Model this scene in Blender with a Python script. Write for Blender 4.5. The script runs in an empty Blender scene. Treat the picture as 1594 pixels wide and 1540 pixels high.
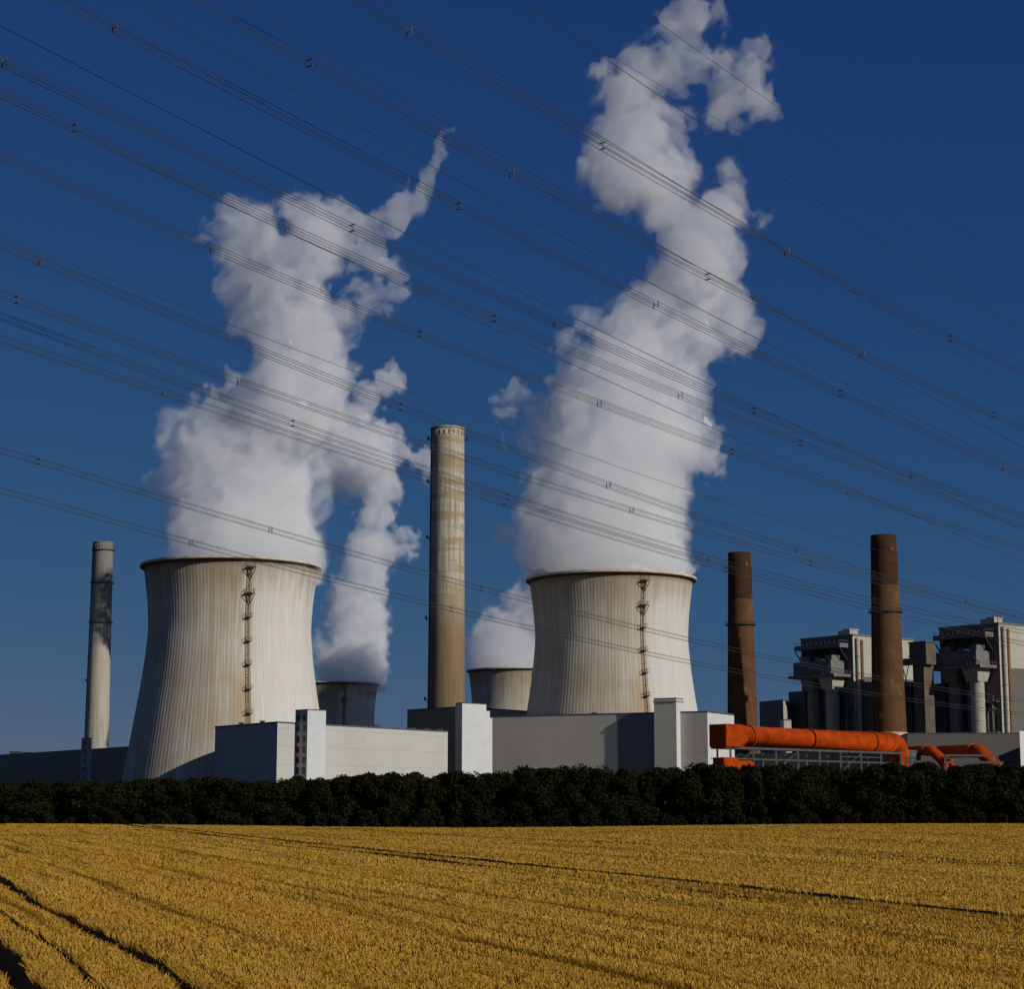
import bpy, bmesh, math, random
import numpy as np
from mathutils import Vector, Matrix
random.seed(7); RNG = np.random.default_rng(7)
sc = bpy.context.scene
COL = sc.collection
R = math.radians
# ------------------------------------------------------------------ camera model (photo 1594 x 1540)
FPX = 3027.0; PITCH = R(9.195); CAMZ = 3.2
cp, sp = math.cos(PITCH), math.sin(PITCH)
def at(x, y, d):
    """point seen at photo pixel (x, y) that stands d metres away"""
    xc = (x-797)/FPX; yc = (770-y)/FPX
    k = d/(cp-yc*sp)
    return Vector((xc*k, d, CAMZ+(sp+yc*cp)*k))
def dist_for(y, h):
    """distance at which height h shows at pixel row y"""
    yc = (770-y)/FPX
    return (h-CAMZ)*(cp-yc*sp)/(sp+yc*cp)
cam_d = bpy.data.cameras.new('camera'); cam = bpy.data.objects.new('camera', cam_d); COL.objects.link(cam)
cam.location = (0, 0, CAMZ); cam.rotation_euler = (R(90)+PITCH, 0, 0)
cam_d.sensor_width = 36; cam_d.lens = 36*FPX/1594; cam_d.clip_end = 60000; cam_d.clip_start = .5
sc.camera = cam
# ------------------------------------------------------------------ light
AZ, EL = R(53), R(25)
S = Vector((math.sin(AZ)*math.cos(EL), -math.cos(AZ)*math.cos(EL), math.sin(EL)))
sun_d = bpy.data.lights.new('sun', 'SUN'); sun = bpy.data.objects.new('sun', sun_d); COL.objects.link(sun)
sun_d.energy = 5.0; sun_d.angle = R(.5); sun_d.color = (1, .95, .87)
sun.rotation_euler = S.to_track_quat('Z', 'Y').to_euler(); sun.location = (300, -200, 400)
W = bpy.data.worlds.new('World'); sc.world = W; W.use_nodes = True
nt = W.node_tree; nt.nodes.clear()
sky = nt.nodes.new('ShaderNodeTexSky'); sky.sky_type = 'NISHITA'; sky.sun_disc = False
sky.sun_elevation = EL; sky.sun_rotation = math.atan2(S.x, S.y)
sky.altitude = 0; sky.air_density = .5; sky.dust_density = 0.0; sky.ozone_density = 10.0
bg = nt.nodes.new('ShaderNodeBackground'); bg.inputs[1].default_value = .09
wo = nt.nodes.new('ShaderNodeOutputWorld')
def vm(op, a, b):
    o = nt.nodes.new('ShaderNodeVectorMath'); o.operation = op
    for i, v in enumerate((a, b)):
        if isinstance(v, tuple): o.inputs[i].default_value = v
        else: nt.links.new(v, o.inputs[i])
    return o.outputs[0]
# polarising filter: the bright band of sky towards the horizon is held back
den = vm('ADD', vm('MULTIPLY', sky.outputs[0], (0., .344, .70)), (1., 1., 1.))
sky_c = vm('MULTIPLY', vm('DIVIDE', sky.outputs[0], den), (.67, 1.15, 2.80))
nt.links.new(sky_c, bg.inputs[0]); nt.links.new(bg.outputs[0], wo.inputs[0])
sc.view_settings.view_transform = 'Standard'; sc.view_settings.look = 'None'
sc.view_settings.exposure = -.62; sc.view_settings.gamma = 1
sc.render.engine = 'CYCLES'
cy = sc.cycles
cy.use_denoising = True; cy.max_bounces = 52; cy.diffuse_bounces = 3; cy.glossy_bounces = 2
cy.transmission_bounces = 4; cy.volume_bounces = 48; cy.transparent_max_bounces = 12
cy.sample_clamp_indirect = 6.0; cy.use_adaptive_sampling = True; cy.adaptive_threshold = .01
# ------------------------------------------------------------------ node helpers
ALBEDO_SCALE = .86
class NT:
    def __init__(s, name):
        s.m = bpy.data.materials.new(name); s.m.use_nodes = True
        s.t = s.m.node_tree; s.t.nodes.clear()
        s.out = s.t.nodes.new('ShaderNodeOutputMaterial')
    def n(s, kind, **kw):
        o = s.t.nodes.new('ShaderNode'+kind)
        for k, v in kw.items(): setattr(o, k, v)
        return o
    def link(s, a, b): s.t.links.new(a, b)
    def put(s, sock, v):
        if v is None: return
        if isinstance(v, bpy.types.NodeSocket): s.link(v, sock)
        else: sock.default_value = v
    def math(s, op, a, b=None, c=None, clamp=False):
        o = s.n('Math', operation=op); o.use_clamp = clamp
        for i, v in enumerate((a, b, c)): s.put(o.inputs[i], v)
        return o.outputs[0]
    def mix(s, f, a, b, mode='MIX'):
        o = s.n('MixRGB', blend_type=mode)
        s.put(o.inputs[0], f)
        for i, v in ((1, a), (2, b)):
            s.put(o.inputs[i], (*v, 1) if isinstance(v, tuple) and len(v) == 3 else v)
        return o.outputs[0]
    def noise(s, vec, scale=1, detail=4, rough=.55, dist=0):
        o = s.n('TexNoise'); s.put(o.inputs['Vector'], vec)
        o.inputs['Scale'].default_value = scale; o.inputs['Detail'].default_value = detail
        o.inputs['Roughness'].default_value = rough; o.inputs['Distortion'].default_value = dist
        return o.outputs[0]
    def ramp(s, f, a, b):
        o = s.n('MapRange', interpolation_type='SMOOTHSTEP'); s.put(o.inputs[0], f)
        o.inputs[1].default_value = a; o.inputs[2].default_value = b
        return o.outputs[0]
    def coord(s): return s.n('TexCoord').outputs['Object']
    def scale(s, v, sx, sy, sz):
        o = s.n('Mapping'); s.link(v, o.inputs[0]); o.inputs['Scale'].default_value = (sx, sy, sz); return o.outputs[0]
    def xyz(s, v):
        o = s.n('SeparateXYZ'); s.link(v, o.inputs[0]); return o.outputs
    def comb(s, x, y, z):
        o = s.n('CombineXYZ')
        for i, v in enumerate((x, y, z)): s.put(o.inputs[i], v)
        return o.outputs[0]
    def bsdf(s, col, rough=.8, metal=0, bump=None, bstr=.3, bdist=.1, spec=.3):
        b = s.n('BsdfPrincipled')                     # every base colour is scaled down evenly to offset the raised exposure
        if isinstance(col, tuple): col = tuple(v*ALBEDO_SCALE for v in col[:3])
        else: col = s.mix(1.0, col, (ALBEDO_SCALE, ALBEDO_SCALE, ALBEDO_SCALE), 'MULTIPLY')
        s.put(b.inputs['Base Color'], (*col, 1) if isinstance(col, tuple) else col)
        s.put(b.inputs['Roughness'], rough); b.inputs['Metallic'].default_value = metal
        b.inputs['Specular IOR Level'].default_value = spec
        if bump is not None:
            bp = s.n('Bump'); bp.inputs['Strength'].default_value = bstr; bp.inputs['Distance'].default_value = bdist
            s.link(bump, bp.inputs['Height']); s.link(bp.outputs[0], b.inputs['Normal'])
        s.link(b.outputs[0], s.out.inputs[0]); return s.m
def plain(name, col, rough=.7, metal=0, var=.25, scale=.3, spec=.3):
    """weathered single-colour paint, steel or plaster"""
    t = NT(name); c = t.coord()
    f = t.noise(c, scale, 6, .65)
    dark = tuple(x*(1-var) for x in col); lite = tuple(min(1, x*(1+var*.6)) for x in col)
    k = t.mix(t.ramp(f, .3, .7), dark, lite)
    drip = t.ramp(t.noise(t.scale(c, 2.2, 2.2, .06), 1, 4, .6), .56, .78)
    k = t.mix(t.math('MULTIPLY', drip, var*1.1), k, tuple(x*.5 for x in col))
    return t.bsdf(k, rough, metal, f, .15, .05, spec)
def cladding(name, col, seam=5.2, var=.1, along=(1, 0), pitch=1.2):
    """sheet-metal wall panels: horizontal seams, fine vertical joints, faint run-off"""
    t = NT(name); c = t.coord(); x, y, z = t.xyz(c)
    zz = t.math('FRACT', t.math('DIVIDE', z, seam))
    line = t.math('LESS_THAN', zz, .035)
    al = t.math('ADD', t.math('MULTIPLY', x, along[0]), t.math('MULTIPLY', y, along[1]))
    vj = t.math('LESS_THAN', t.math('FRACT', t.math('DIVIDE', al, pitch*4)), .03)
    pid = t.comb(t.math('FLOOR', t.math('DIVIDE', al, pitch*4)), t.math('FLOOR', t.math('DIVIDE', z, seam)), 0.)
    wn = t.n('TexWhiteNoise'); t.link(pid, wn.inputs['Vector'])
    f = t.noise(c, .06, 5, .6)
    drip = t.ramp(t.noise(t.scale(c, 1.1, 1.1, .05), 1, 4, .6), .5, .8)
    k = t.mix(t.ramp(f, .3, .7), tuple(v*(1-var) for v in col), col)
    k = t.mix(t.math('MULTIPLY', wn.outputs[0], .07), k, tuple(v*.45 for v in col))
    k = t.mix(t.math('MULTIPLY', drip, .16), k, (col[0]*.5, col[1]*.46, col[2]*.38))
    k = t.mix(t.math('MULTIPLY', line, .28), k, tuple(v*.35 for v in col))
    k = t.mix(t.math('MULTIPLY', vj, .12), k, tuple(v*.4 for v in col))
    wave = t.math('SINE', t.math('MULTIPLY', al, 6.283/pitch))
    return t.bsdf(k, .55, 0, wave, .08, .04, .35)
def flat(name, col, rough=.8, metal=0):
    t = NT(name); return t.bsdf(col, rough, metal)
# ------------------------------------------------------------------ object helpers
def tag(o, label=None, cat=None, group=None, kind=None):
    if label: o['label'] = label
    if cat: o['category'] = cat
    if group: o['group'] = group
    if kind: o['kind'] = kind
    return o
def empty(name, loc, label, cat, group=None):
    o = bpy.data.objects.new(name, None); COL.objects.link(o); o.location = loc
    o.empty_display_size = 1
    return tag(o, label, cat, group)
def link_mesh(name, me, mat, parent=None, loc=None, smooth=False):
    o = bpy.data.objects.new(name, me); COL.objects.link(o)
    if mat:
        for m in (mat if isinstance(mat, (list, tuple)) else [mat]): me.materials.append(m)
    if parent is not None:
        o.parent = parent
        if loc is None: o.matrix_parent_inverse = Matrix.Translation(-parent.location)
    if loc is not None: o.location = loc
    if smooth: me.shade_smooth()
    return o
def from_bm(name, bm, mat, parent=None, loc=None, smooth=False):
    me = bpy.data.meshes.new(name); bmesh.ops.recalc_face_normals(bm, faces=bm.faces); bm.to_mesh(me); bm.free()
    return link_mesh(name, me, mat, parent, loc, smooth)
def from_arrays(name, v, f, mat, parent=None, loc=None, smooth=False):
    v = np.ascontiguousarray(v, dtype=np.float32); f = np.ascontiguousarray(f, dtype=np.int32)
    me = bpy.data.meshes.new(name); k = f.shape[1]
    me.vertices.add(len(v)); me.vertices.foreach_set('co', v.ravel())
    me.loops.add(f.size); me.loops.foreach_set('vertex_index', f.ravel())
    me.polygons.add(len(f)); me.polygons.foreach_set('loop_start', np.arange(0, f.size, k, dtype=np.int32))
    me.update(calc_edges=True)
    return link_mesh(name, me, mat, parent, loc, smooth)
def copy_tree(o, parent=None):
    c = o.copy(); COL.objects.link(c)
    if parent is not None: c.parent = parent
    for ch in list(o.children): copy_tree(ch, c)
    return c
BM = bmesh.new
def poly_prism(bm, pts, z0, z1, cap=True):
    a = [bm.verts.new((p[0], p[1], z0)) for p in pts]; b = [bm.verts.new((p[0], p[1], z1)) for p in pts]
    n = len(pts)
    for i in range(n): bm.faces.new((a[i], a[(i+1) % n], b[(i+1) % n], b[i]))
    if cap: bm.faces.new(b); bm.faces.new(a[::-1])
def lerp2(p, q, t): return (p[0]+(q[0]-p[0])*t, p[1]+(q[1]-p[1])*t)
def box(bm, fr, a0, a1, b0, b1, z0, z1):
    """box in a local frame fr = (origin, e1, e2)"""
    o, e1, e2 = fr
    P = lambda a, b: (o[0]+e1[0]*a+e2[0]*b, o[1]+e1[1]*a+e2[1]*b)
    poly_prism(bm, [P(a0, b0), P(a1, b0), P(a1, b1), P(a0, b1)], z0, z1)
def frustum(bm, fr, top, bot, z0, z1):
    o, e1, e2 = fr
    def ring(q, z):
        a0, a1, b0, b1 = q
        return [bm.verts.new((o[0]+e1[0]*a+e2[0]*b, o[1]+e1[1]*a+e2[1]*b, z)) for a, b in ((a0, b0), (a1, b0), (a1, b1), (a0, b1))]
    t, b = ring(top, z1), ring(bot, z0)
    for i in range(4): bm.faces.new((b[i], b[(i+1) % 4], t[(i+1) % 4], t[i]))
    bm.faces.new(t); bm.faces.new(b[::-1])
def bar(bm, p, q, w, h=None):
    """square bar from p to q"""
    p, q = Vector(p), Vector(q); h = h or w
    d = (q-p).normalized(); up = Vector((0, 0, 1)) if abs(d.z) < .95 else Vector((1, 0, 0))
    s = d.cross(up).normalized(); u = s.cross(d)
    r = []
    for c in (p, q): r.append([bm.verts.new(c+s*(w/2)*i+u*(h/2)*j) for i, j in ((-1, -1), (1, -1), (1, 1), (-1, 1))])
    for i in range(4): bm.faces.new((r[0][i], r[0][(i+1) % 4], r[1][(i+1) % 4], r[1][i]))
    bm.faces.new(r[0][::-1]); bm.faces.new(r[1])
def lathe(bm, prof, seg=48, cx=0, cy=0, close=False):
    rings = []
    for r, z in prof:
        rings.append([bm.verts.new((cx+r*math.cos(6.2832*i/seg), cy+r*math.sin(6.2832*i/seg), z)) for i in range(seg)])
    n = len(rings)
    for k in range(n if close else n-1):
        a, b = rings[k], rings[(k+1) % n]
        for i in range(seg): bm.faces.new((a[i], a[(i+1) % seg], b[(i+1) % seg], b[i]))
    return rings
def tube(bm, pts, rad, seg=20, caps=True):
    """mitred round pipe along points"""
    pts = [Vector(p) for p in pts]; rings = []
    for i, p in enumerate(pts):
        d0 = (p-pts[i-1]).normalized() if i else None
        d1 = (pts[i+1]-p).normalized() if i < len(pts)-1 else None
        t = ((d0 or d1)+(d1 or d0)).normalized()
        seg_d = d1 or d0
        up = Vector((0, 0, 1)) if abs(seg_d.z) < .9 else Vector((.6, -.6, 0)).normalized()
        s = seg_d.cross(up).normalized(); u = s.cross(seg_d)
        r = rad[i] if isinstance(rad, (list, tuple)) else rad
        ring = []
        for k in range(seg):
            a = 6.2832*k/seg; v = s*math.cos(a)*r+u*math.sin(a)*r
            if d0 and d1:                         # slide along the segment onto the mitre plane
                v = v-seg_d*(v.dot(t)/seg_d.dot(t))
            ring.append(p+v)
        rings.append(ring)
    V = [[bm.verts.new(c) for c in r] for r in rings]
    for j in range(len(V)-1):
        off = 0
        if j: # match the start vertex across frames
            pass
        a, b = V[j], V[j+1]
        k0 = min(range(seg), key=lambda k: (rings[j+1][k]-rings[j][0]).length)
        for i in range(seg): bm.faces.new((a[i], a[(i+1) % seg], b[(i+1+k0) % seg], b[(i+k0) % seg]))
    if caps: bm.faces.new(V[0][::-1]); bm.faces.new(V[-1])
# ------------------------------------------------------------------ terrain
FAR = 356.
def terr(X, Y):
    u = X/np.maximum(Y, 1)*FPX+797
    t = np.clip((Y-60)/300, 0, 1); t = t*t*(3-2*t)
    return -.75*t*np.exp(-((u-720)/420)**2)
# ------------------------------------------------------------------ materials
def concrete_tower():
    t = NT('stained_concrete_shell'); c = t.coord(); x, y, z = t.xyz(c)
    ang = t.math('ARCTAN2', y, x)                     # -pi..pi, -pi/2 faces the camera
    oi = t.n('ObjectInfo')
    sv = t.comb(t.math('MULTIPLY', ang, 30.), t.math('MULTIPLY', z, .03), t.math('MULTIPLY', oi.outputs['Random'], 30.))
    streak = t.noise(sv, 1.6, 5, .65)
    sv2 = t.comb(t.math('MULTIPLY', ang, 9.), t.math('MULTIPLY', z, .025), t.math('MULTIPLY', oi.outputs['Random'], 17.))
    broad = t.noise(sv2, 1., 4, .6)
    blotch = t.noise(c, .045, 5, .6, .6)
    k = t.mix(t.ramp(streak, .36, .66), (.52, .475, .375), (.68, .655, .59))
    k = t.mix(t.math('MULTIPLY', t.ramp(broad, .45, .7), .36), k, (.40, .31, .18))
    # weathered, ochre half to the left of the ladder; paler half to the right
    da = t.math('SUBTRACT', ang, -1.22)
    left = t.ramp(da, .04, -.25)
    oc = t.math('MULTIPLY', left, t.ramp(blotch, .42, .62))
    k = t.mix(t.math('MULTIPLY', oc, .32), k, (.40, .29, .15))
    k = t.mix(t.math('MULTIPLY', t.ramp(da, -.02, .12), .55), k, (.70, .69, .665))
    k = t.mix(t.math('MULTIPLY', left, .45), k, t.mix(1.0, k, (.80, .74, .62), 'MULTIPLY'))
    # rust run-off beside the ladder, lower half
    near = t.math('MULTIPLY', t.ramp(da, -.22, -.05), t.ramp(da, .05, -.0))
    low = t.math('MULTIPLY', near, t.ramp(t.math('ADD', z, t.math('MULTIPLY', broad, 20.)), 68, 52))
    k = t.mix(t.math('MULTIPLY', low, .6), k, (.42, .28, .11))
    tight = t.math('MULTIPLY', t.ramp(da, -.045, -.005), t.ramp(da, .045, .005))
    k = t.mix(t.math('MULTIPLY', tight, t.math('MULTIPLY', t.ramp(streak, .3, .6), .75)), k, (.33, .20, .07))
    # soot and rust bleeding down from the rim
    top = t.ramp(t.math('ADD', z, t.math('MULTIPLY', t.math('SUBTRACT', broad, .5), 26.)), 74, 89)
    k = t.mix(t.math('MULTIPLY', top, .5), k, (.24, .155, .06))
    lip = t.ramp(z, 86.3, 88.2)
    k = t.mix(t.math('MULTIPLY', lip, .6), k, (.20, .13, .06))
    lift = t.math('LESS_THAN', t.math('FRACT', t.math('DIVIDE', z, 1.5)), .06)
    k = t.mix(t.math('MULTIPLY', lift, .13), k, (.2, .17, .12))
    return t.bsdf(k, .9, 0, blotch, .2, .2, .2)
M = {}
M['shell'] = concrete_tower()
M['rim'] = plain('pale_rim_concrete', (.62, .56, .43), .85, 0, .25)
M['under'] = plain('dark_rim_underside', (.10, .07, .045), .9, 0, .3)  # dark tone for rim undersides and slots
M['rust'] = plain('rusty_steel', (.15, .095, .045), .8, .2, .4, 2)
M['steel'] = plain('galvanised_steel', (.13, .13, .122), .5, .5, .25, 1)
M['darksteel'] = plain('dark_steelwork', (.045, .045, .047), .7, .2, .3, .5)
M['wire'] = flat('aluminium_conductor', (.05, .05, .053), .6, .3)
M['spacer'] = flat('spacer_clamp_metal', (.14, .14, .145), .6, .3)
M['orange'] = plain('orange_duct_paint', (.44, .052, .0015), .7, 0, .35, .35, .08)
M['ringorange'] = plain('orange_flange_paint', (.36, .06, .012), .5, 0, .3, 1)
M['glass'] = flat('dark_window_glass', (.02, .022, .026), .15)
M['trunk'] = plain('dark_bark', (.05, .04, .03), .9, 0, .3, 2)
# ------------------------------------------------------------------ ground
def build_ground():
    t = NT('dry_soil'); c = t.coord()
    k = t.mix(t.noise(c, .5, 6, .7), (.05, .036, .02), (.14, .10, .055))
    k = t.mix(t.ramp(t.noise(c, .02, 3), .4, .6), k, (.06, .07, .03))
    m = t.bsdf(k, .95, 0, t.noise(c, 6, 6, .7), .6, .05)
    bm = BM(); n = 60
    xs = [-9000, -3000, -1200]+[-600+20*i for i in range(61)]+[1200, 3000, 9000]
    ys = [-600, -100, 0]+[15*i for i in range(1, 41)]+[800, 1500, 3000, 9000]
    grid = [[bm.verts.new((x, y, float(terr(np.array(float(x)), np.array(float(y))) if y < 420 else terr(np.array(float(x)), np.array(420.))))) for x in xs] for y in ys]
    for j in range(len(ys)-1):
        for i in range(len(xs)-1): bm.faces.new((grid[j][i], grid[j][i+1], grid[j+1][i+1], grid[j+1][i]))
    o = from_bm('ground', bm, m); tag(o, kind='structure')
build_ground()
# ------------------------------------------------------------------ wheat
TRACKS = [(2.75, .22), (3.65, .08), (4.75, .17)]
for k in range(-4, 12):
    if k == 0: continue
    b = 2.6+20.6*k
    TRACKS += [(b-.4, .38), (b+1.4, .34)]
def slope(u): return .2+.15*np.exp(-np.clip(u, -8, None)/25)
def row_x(u, d): return u-slope(u)*d+.11*np.sin(d*.17+u*.35)+.05*np.sin(d*.47+u*.9)
def wid(c, d): return .95+.16*np.sin(d*.9+c*3)+.10*np.sin(d*2.3+c)+.14*np.sin(d*.21+c*5)
FUR = []
_g = np.random.default_rng(21); _u = -60.
while _u < 300:
    _u += _g.uniform(.8, 2.6); FUR.append((_u, _g.uniform(.05, .20), _g.uniform(.10, .24)))
FUR = np.array(FUR)
def dip(u, d):
    """how far the crop stands below its usual height: seed-drill gaps, and the laid edge of the wheel tracks"""
    out = np.zeros_like(u)
    for c, dep, w in FUR:
        k = np.abs(u-c) < 3*w+.6
        if k.any():
            t = (u[k]-c)/w; run = .65+.35*np.sin(d[k]*.06+c*5)
            out[k] = np.maximum(out[k], dep*run*np.where(t < 0, np.exp(-t*t*.35), np.exp(-t*t*6)))
    for i, (c, w) in enumerate(TRACKS):
        k = (u < c) & (u > c-w-.6)
        if k.any(): out[k] = np.maximum(out[k], (.05 if i < 3 else .12 if i % 2 == 0 else .20)*np.clip(1-(c-w-u[k])/.5, 0, 1))
    return out
def in_track(u, d=None):
    m = np.zeros_like(u, dtype=bool)
    for c, w in TRACKS: m |= np.abs(u-c) < (w if d is None else w*np.where(d < 90, wid(c, d), 1))
    return m
def wheat_material():
    t = NT('ripe_wheat'); uv = t.n('UVMap', uv_map='rows').outputs[0]
    x, y, z = t.xyz(uv); c = t.coord()
    a = t.noise(t.comb(t.math('MULTIPLY', x, 1.7), t.math('MULTIPLY', y, .012), 0.), 1, 3, .6)      # drill passes, their dark streaks painting the furrows' self-shade
    b = t.noise(t.comb(t.math('MULTIPLY', x, .45), t.math('MULTIPLY', y, .006), 4.), 1, 3, .55)
    e = t.noise(t.comb(t.math('MULTIPLY', x, 6.5), t.math('MULTIPLY', y, .03), 9.), 1, 2, .5)
    g = t.noise(t.comb(t.math('MULTIPLY', x, .8), t.math('MULTIPLY', y, .035), 2.), 1, 4, .6)
    p = t.noise(c, .06, 4, .6); f = t.noise(c, 38, 3, .7)
    k = t.mix(t.ramp(f, .25, .75), (.68, .375, .046), (.83, .49, .088))
    k = t.mix(t.math('MULTIPLY', t.ramp(b, .50, .60), .32), k, (.90, .62, .13))
    k = t.mix(t.math('MULTIPLY', t.ramp(p, .5, .72), .3), k, (.42, .235, .02))
    k = t.mix(t.math('MULTIPLY', t.ramp(e, .52, .62), .45), k, (.34, .18, .013))
    k = t.mix(t.math('MULTIPLY', t.ramp(a, .53, .62), t.math('MULTIPLY', t.ramp(g, .38, .55), .85)), k, (.20, .10, .010))
    m = t.bsdf(k, .85, 0, f, .2, .02, .05)
    # stalks and ears let some light through
    pb = [n for n in t.t.nodes if n.type == 'BSDF_PRINCIPLED'][0]
    tl = t.n('BsdfTranslucent'); t.link(t.mix(1.0, k, (ALBEDO_SCALE, ALBEDO_SCALE, ALBEDO_SCALE), 'MULTIPLY'), tl.inputs[0]); ms = t.n('MixShader'); ms.inputs[0].default_value = .3
    t.link(pb.outputs[0], ms.inputs[1]); t.link(tl.outputs[0], ms.inputs[2]); t.link(ms.outputs[0], t.out.inputs[0])
    return m
M['wheat'] = wheat_material()
def set_rows(o, uvv):
    me = o.data; lay = me.uv_layers.new(name='rows')
    li = np.empty(len(me.loops), dtype=np.int32); me.loops.foreach_get('vertex_index', li)
    lay.data.foreach_set('uv', uvv[li].astype(np.float32).ravel())
def build_wheat():
    base = list(np.arange(-60, 300, .22)); us = []
    for u in base:
        if all(abs(u-c) > w+.12 for c, w in TRACKS): us.append(u)
    for c, w in TRACKS: us += [c-w-.06, c-w+.02, c, c+w-.02, c+w+.06]
    us = np.array(sorted(us)); ds = np.geomspace(14, FAR, 330)
    U, D = np.meshgrid(us, ds); X = row_x(U, D)
    Z = np.full_like(U, .635)-dip(U.ravel(), D.ravel()).reshape(U.shape)
    Z += RNG.normal(0, .012, Z.shape)
    tr = in_track(U); Z[tr] = .06
    # the crop is patchy along the wheel marks: they close in places far away
    close = np.sin(D*.11+U*7)*.5+np.sin(D*.047+U*3)*.5
    Z = np.where(tr & (U > 30) & (close > .45), .5, Z)
    Z += terr(X, D)
    nd, nu = U.shape
    v = np.stack([X, D, Z], -1).reshape(-1, 3)
    idx = np.arange(nd*nu).reshape(nd, nu)
    f = np.stack([idx[:-1, :-1], idx[:-1, 1:], idx[1:, 1:], idx[1:, :-1]], -1).reshape(-1, 4)
    # far edge drops to the ground
    e = idx[-1]; vb = v[e].copy(); vb[:, 2] -= .8; vb[:, 1] += .3
    n0 = len(v); v = np.vstack([v, vb]); eb = np.arange(n0, n0+nu)
    f = np.vstack([f, np.stack([e[:-1], e[1:], eb[1:], eb[:-1]], -1)])
    rows = np.vstack([np.stack([U, D], -1).reshape(-1, 2), np.stack([us, np.full(nu, FAR)], -1)])
    # ears and stalks standing above the canopy
    TV, TF, TR = [v], [f], [rows]; off = len(v)
    for d0, d1, dens, h, w in ((22, 34, 900, .06, .0045), (34, 55, 420, .06, .0068), (55, 90, 150, .06, .0105), (90, 150, 48, .06, .017), (150, 240, 16, .06, .03), (240, 354, 8, .06, .045)):
        area = .28*(d1*d1-d0*d0)+20*(d1-d0); n = int(area*dens)
        d = np.sqrt(RNG.uniform(d0*d0, d1*d1, n)); hw = .28*d+10; x = RNG.uniform(-1, 1, n)*hw; k = RNG.random(n)*(.28*d1+10) < hw; d, x = d[k], x[k]
        k = (np.abs(x) < .285*d) | (RNG.random(len(d)) < .5); d, x = d[k], x[k]; n = len(d)
        u = x+.25*d                                   # invert x -> row coordinate
        for _ in range(12): u = u-(row_x(u, d)-x)*.7
        u = np.where(d < 60, np.round(u/.145)*.145+RNG.normal(0, .03, n), u)
        x = row_x(u, d)
        k = ~in_track(u, d); d, x, u = d[k], x[k], u[k]; n = len(d)
        z0 = .52-dip(u, d)+terr(x, d); hh = RNG.uniform(.165, .165+h, n)
        a = RNG.uniform(0, 3.14159, n); ww = w*RNG.uniform(.7, 1.4, n); ca, sa = np.cos(a)*ww, np.sin(a)*ww
        lx, ly = RNG.normal(-.03, .06, n), RNG.normal(0, .06, n)
        b = np.stack([x, d, z0], -1)
        q = np.stack([b+np.stack([-ca*.5, -sa*.5, 0*x], -1), b+np.stack([ca*.5, sa*.5, 0*x], -1),
                      b+np.stack([ca+lx, sa+ly, hh], -1), b+np.stack([-ca+lx, -sa+ly, hh*.98], -1)], 1).reshape(-1, 3)
        TV.append(q); TF.append(off+np.arange(n*4).reshape(n, 4)); TR.append(np.repeat(np.stack([u, d], -1), 4, 0)); off += n*4
    t = NT('bare_track_soil'); c = t.coord()
    soil = t.bsdf(t.mix(t.noise(c, 3, 5, .7), (.11, .068, .032), (.20, .13, .065)), .95, 0, t.noise(c, 8, 5, .7), .5, .04, .05)
    o = from_arrays('wheat', np.vstack(TV), np.vstack(TF), [M['wheat'], soil])
    mid = (us[:-1]+us[1:])/2; tk = np.zeros(len(mid), bool)
    for c_, w_ in TRACKS: tk |= np.abs(mid-c_) < w_+.07
    mi = np.zeros(len(o.data.polygons), np.int32); mi[:(nd-1)*(nu-1)] = np.tile(tk, nd-1); o.data.polygons.foreach_set('material_index', mi)
    nv = len(o.data.vertices); nn = np.tile(np.array([.12, -.62, .70]), (nv, 1))+RNG.normal(0, .22, (nv, 3)); nn[:len(v)] += RNG.normal(0, .1, (len(v), 3))
    nq = len(v); m4 = (nv-nq)//4; nn[nq:] = np.repeat(np.array([.12, -.62, .70])+RNG.normal(0, .16, (m4, 3)), 4, 0)
    nn /= np.linalg.norm(nn, axis=1)[:, None]; vz = np.zeros((nq, 3)); o.data.shade_smooth()
    full = np.array(nn, np.float32); me_n = np.empty(nv*3, np.float32); o.data.vertex_normals.foreach_get('vector', me_n); full[:nq] = me_n.reshape(-1, 3)[:nq]
    o.data.normals_split_custom_set_from_vertices(full.tolist())
    set_rows(o, np.vstack(TR)); o['kind'] = 'stuff'
    tag(o, 'golden ripe wheat filling the whole foreground with dark wheel tracks', 'wheat')
build_wheat()
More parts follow.
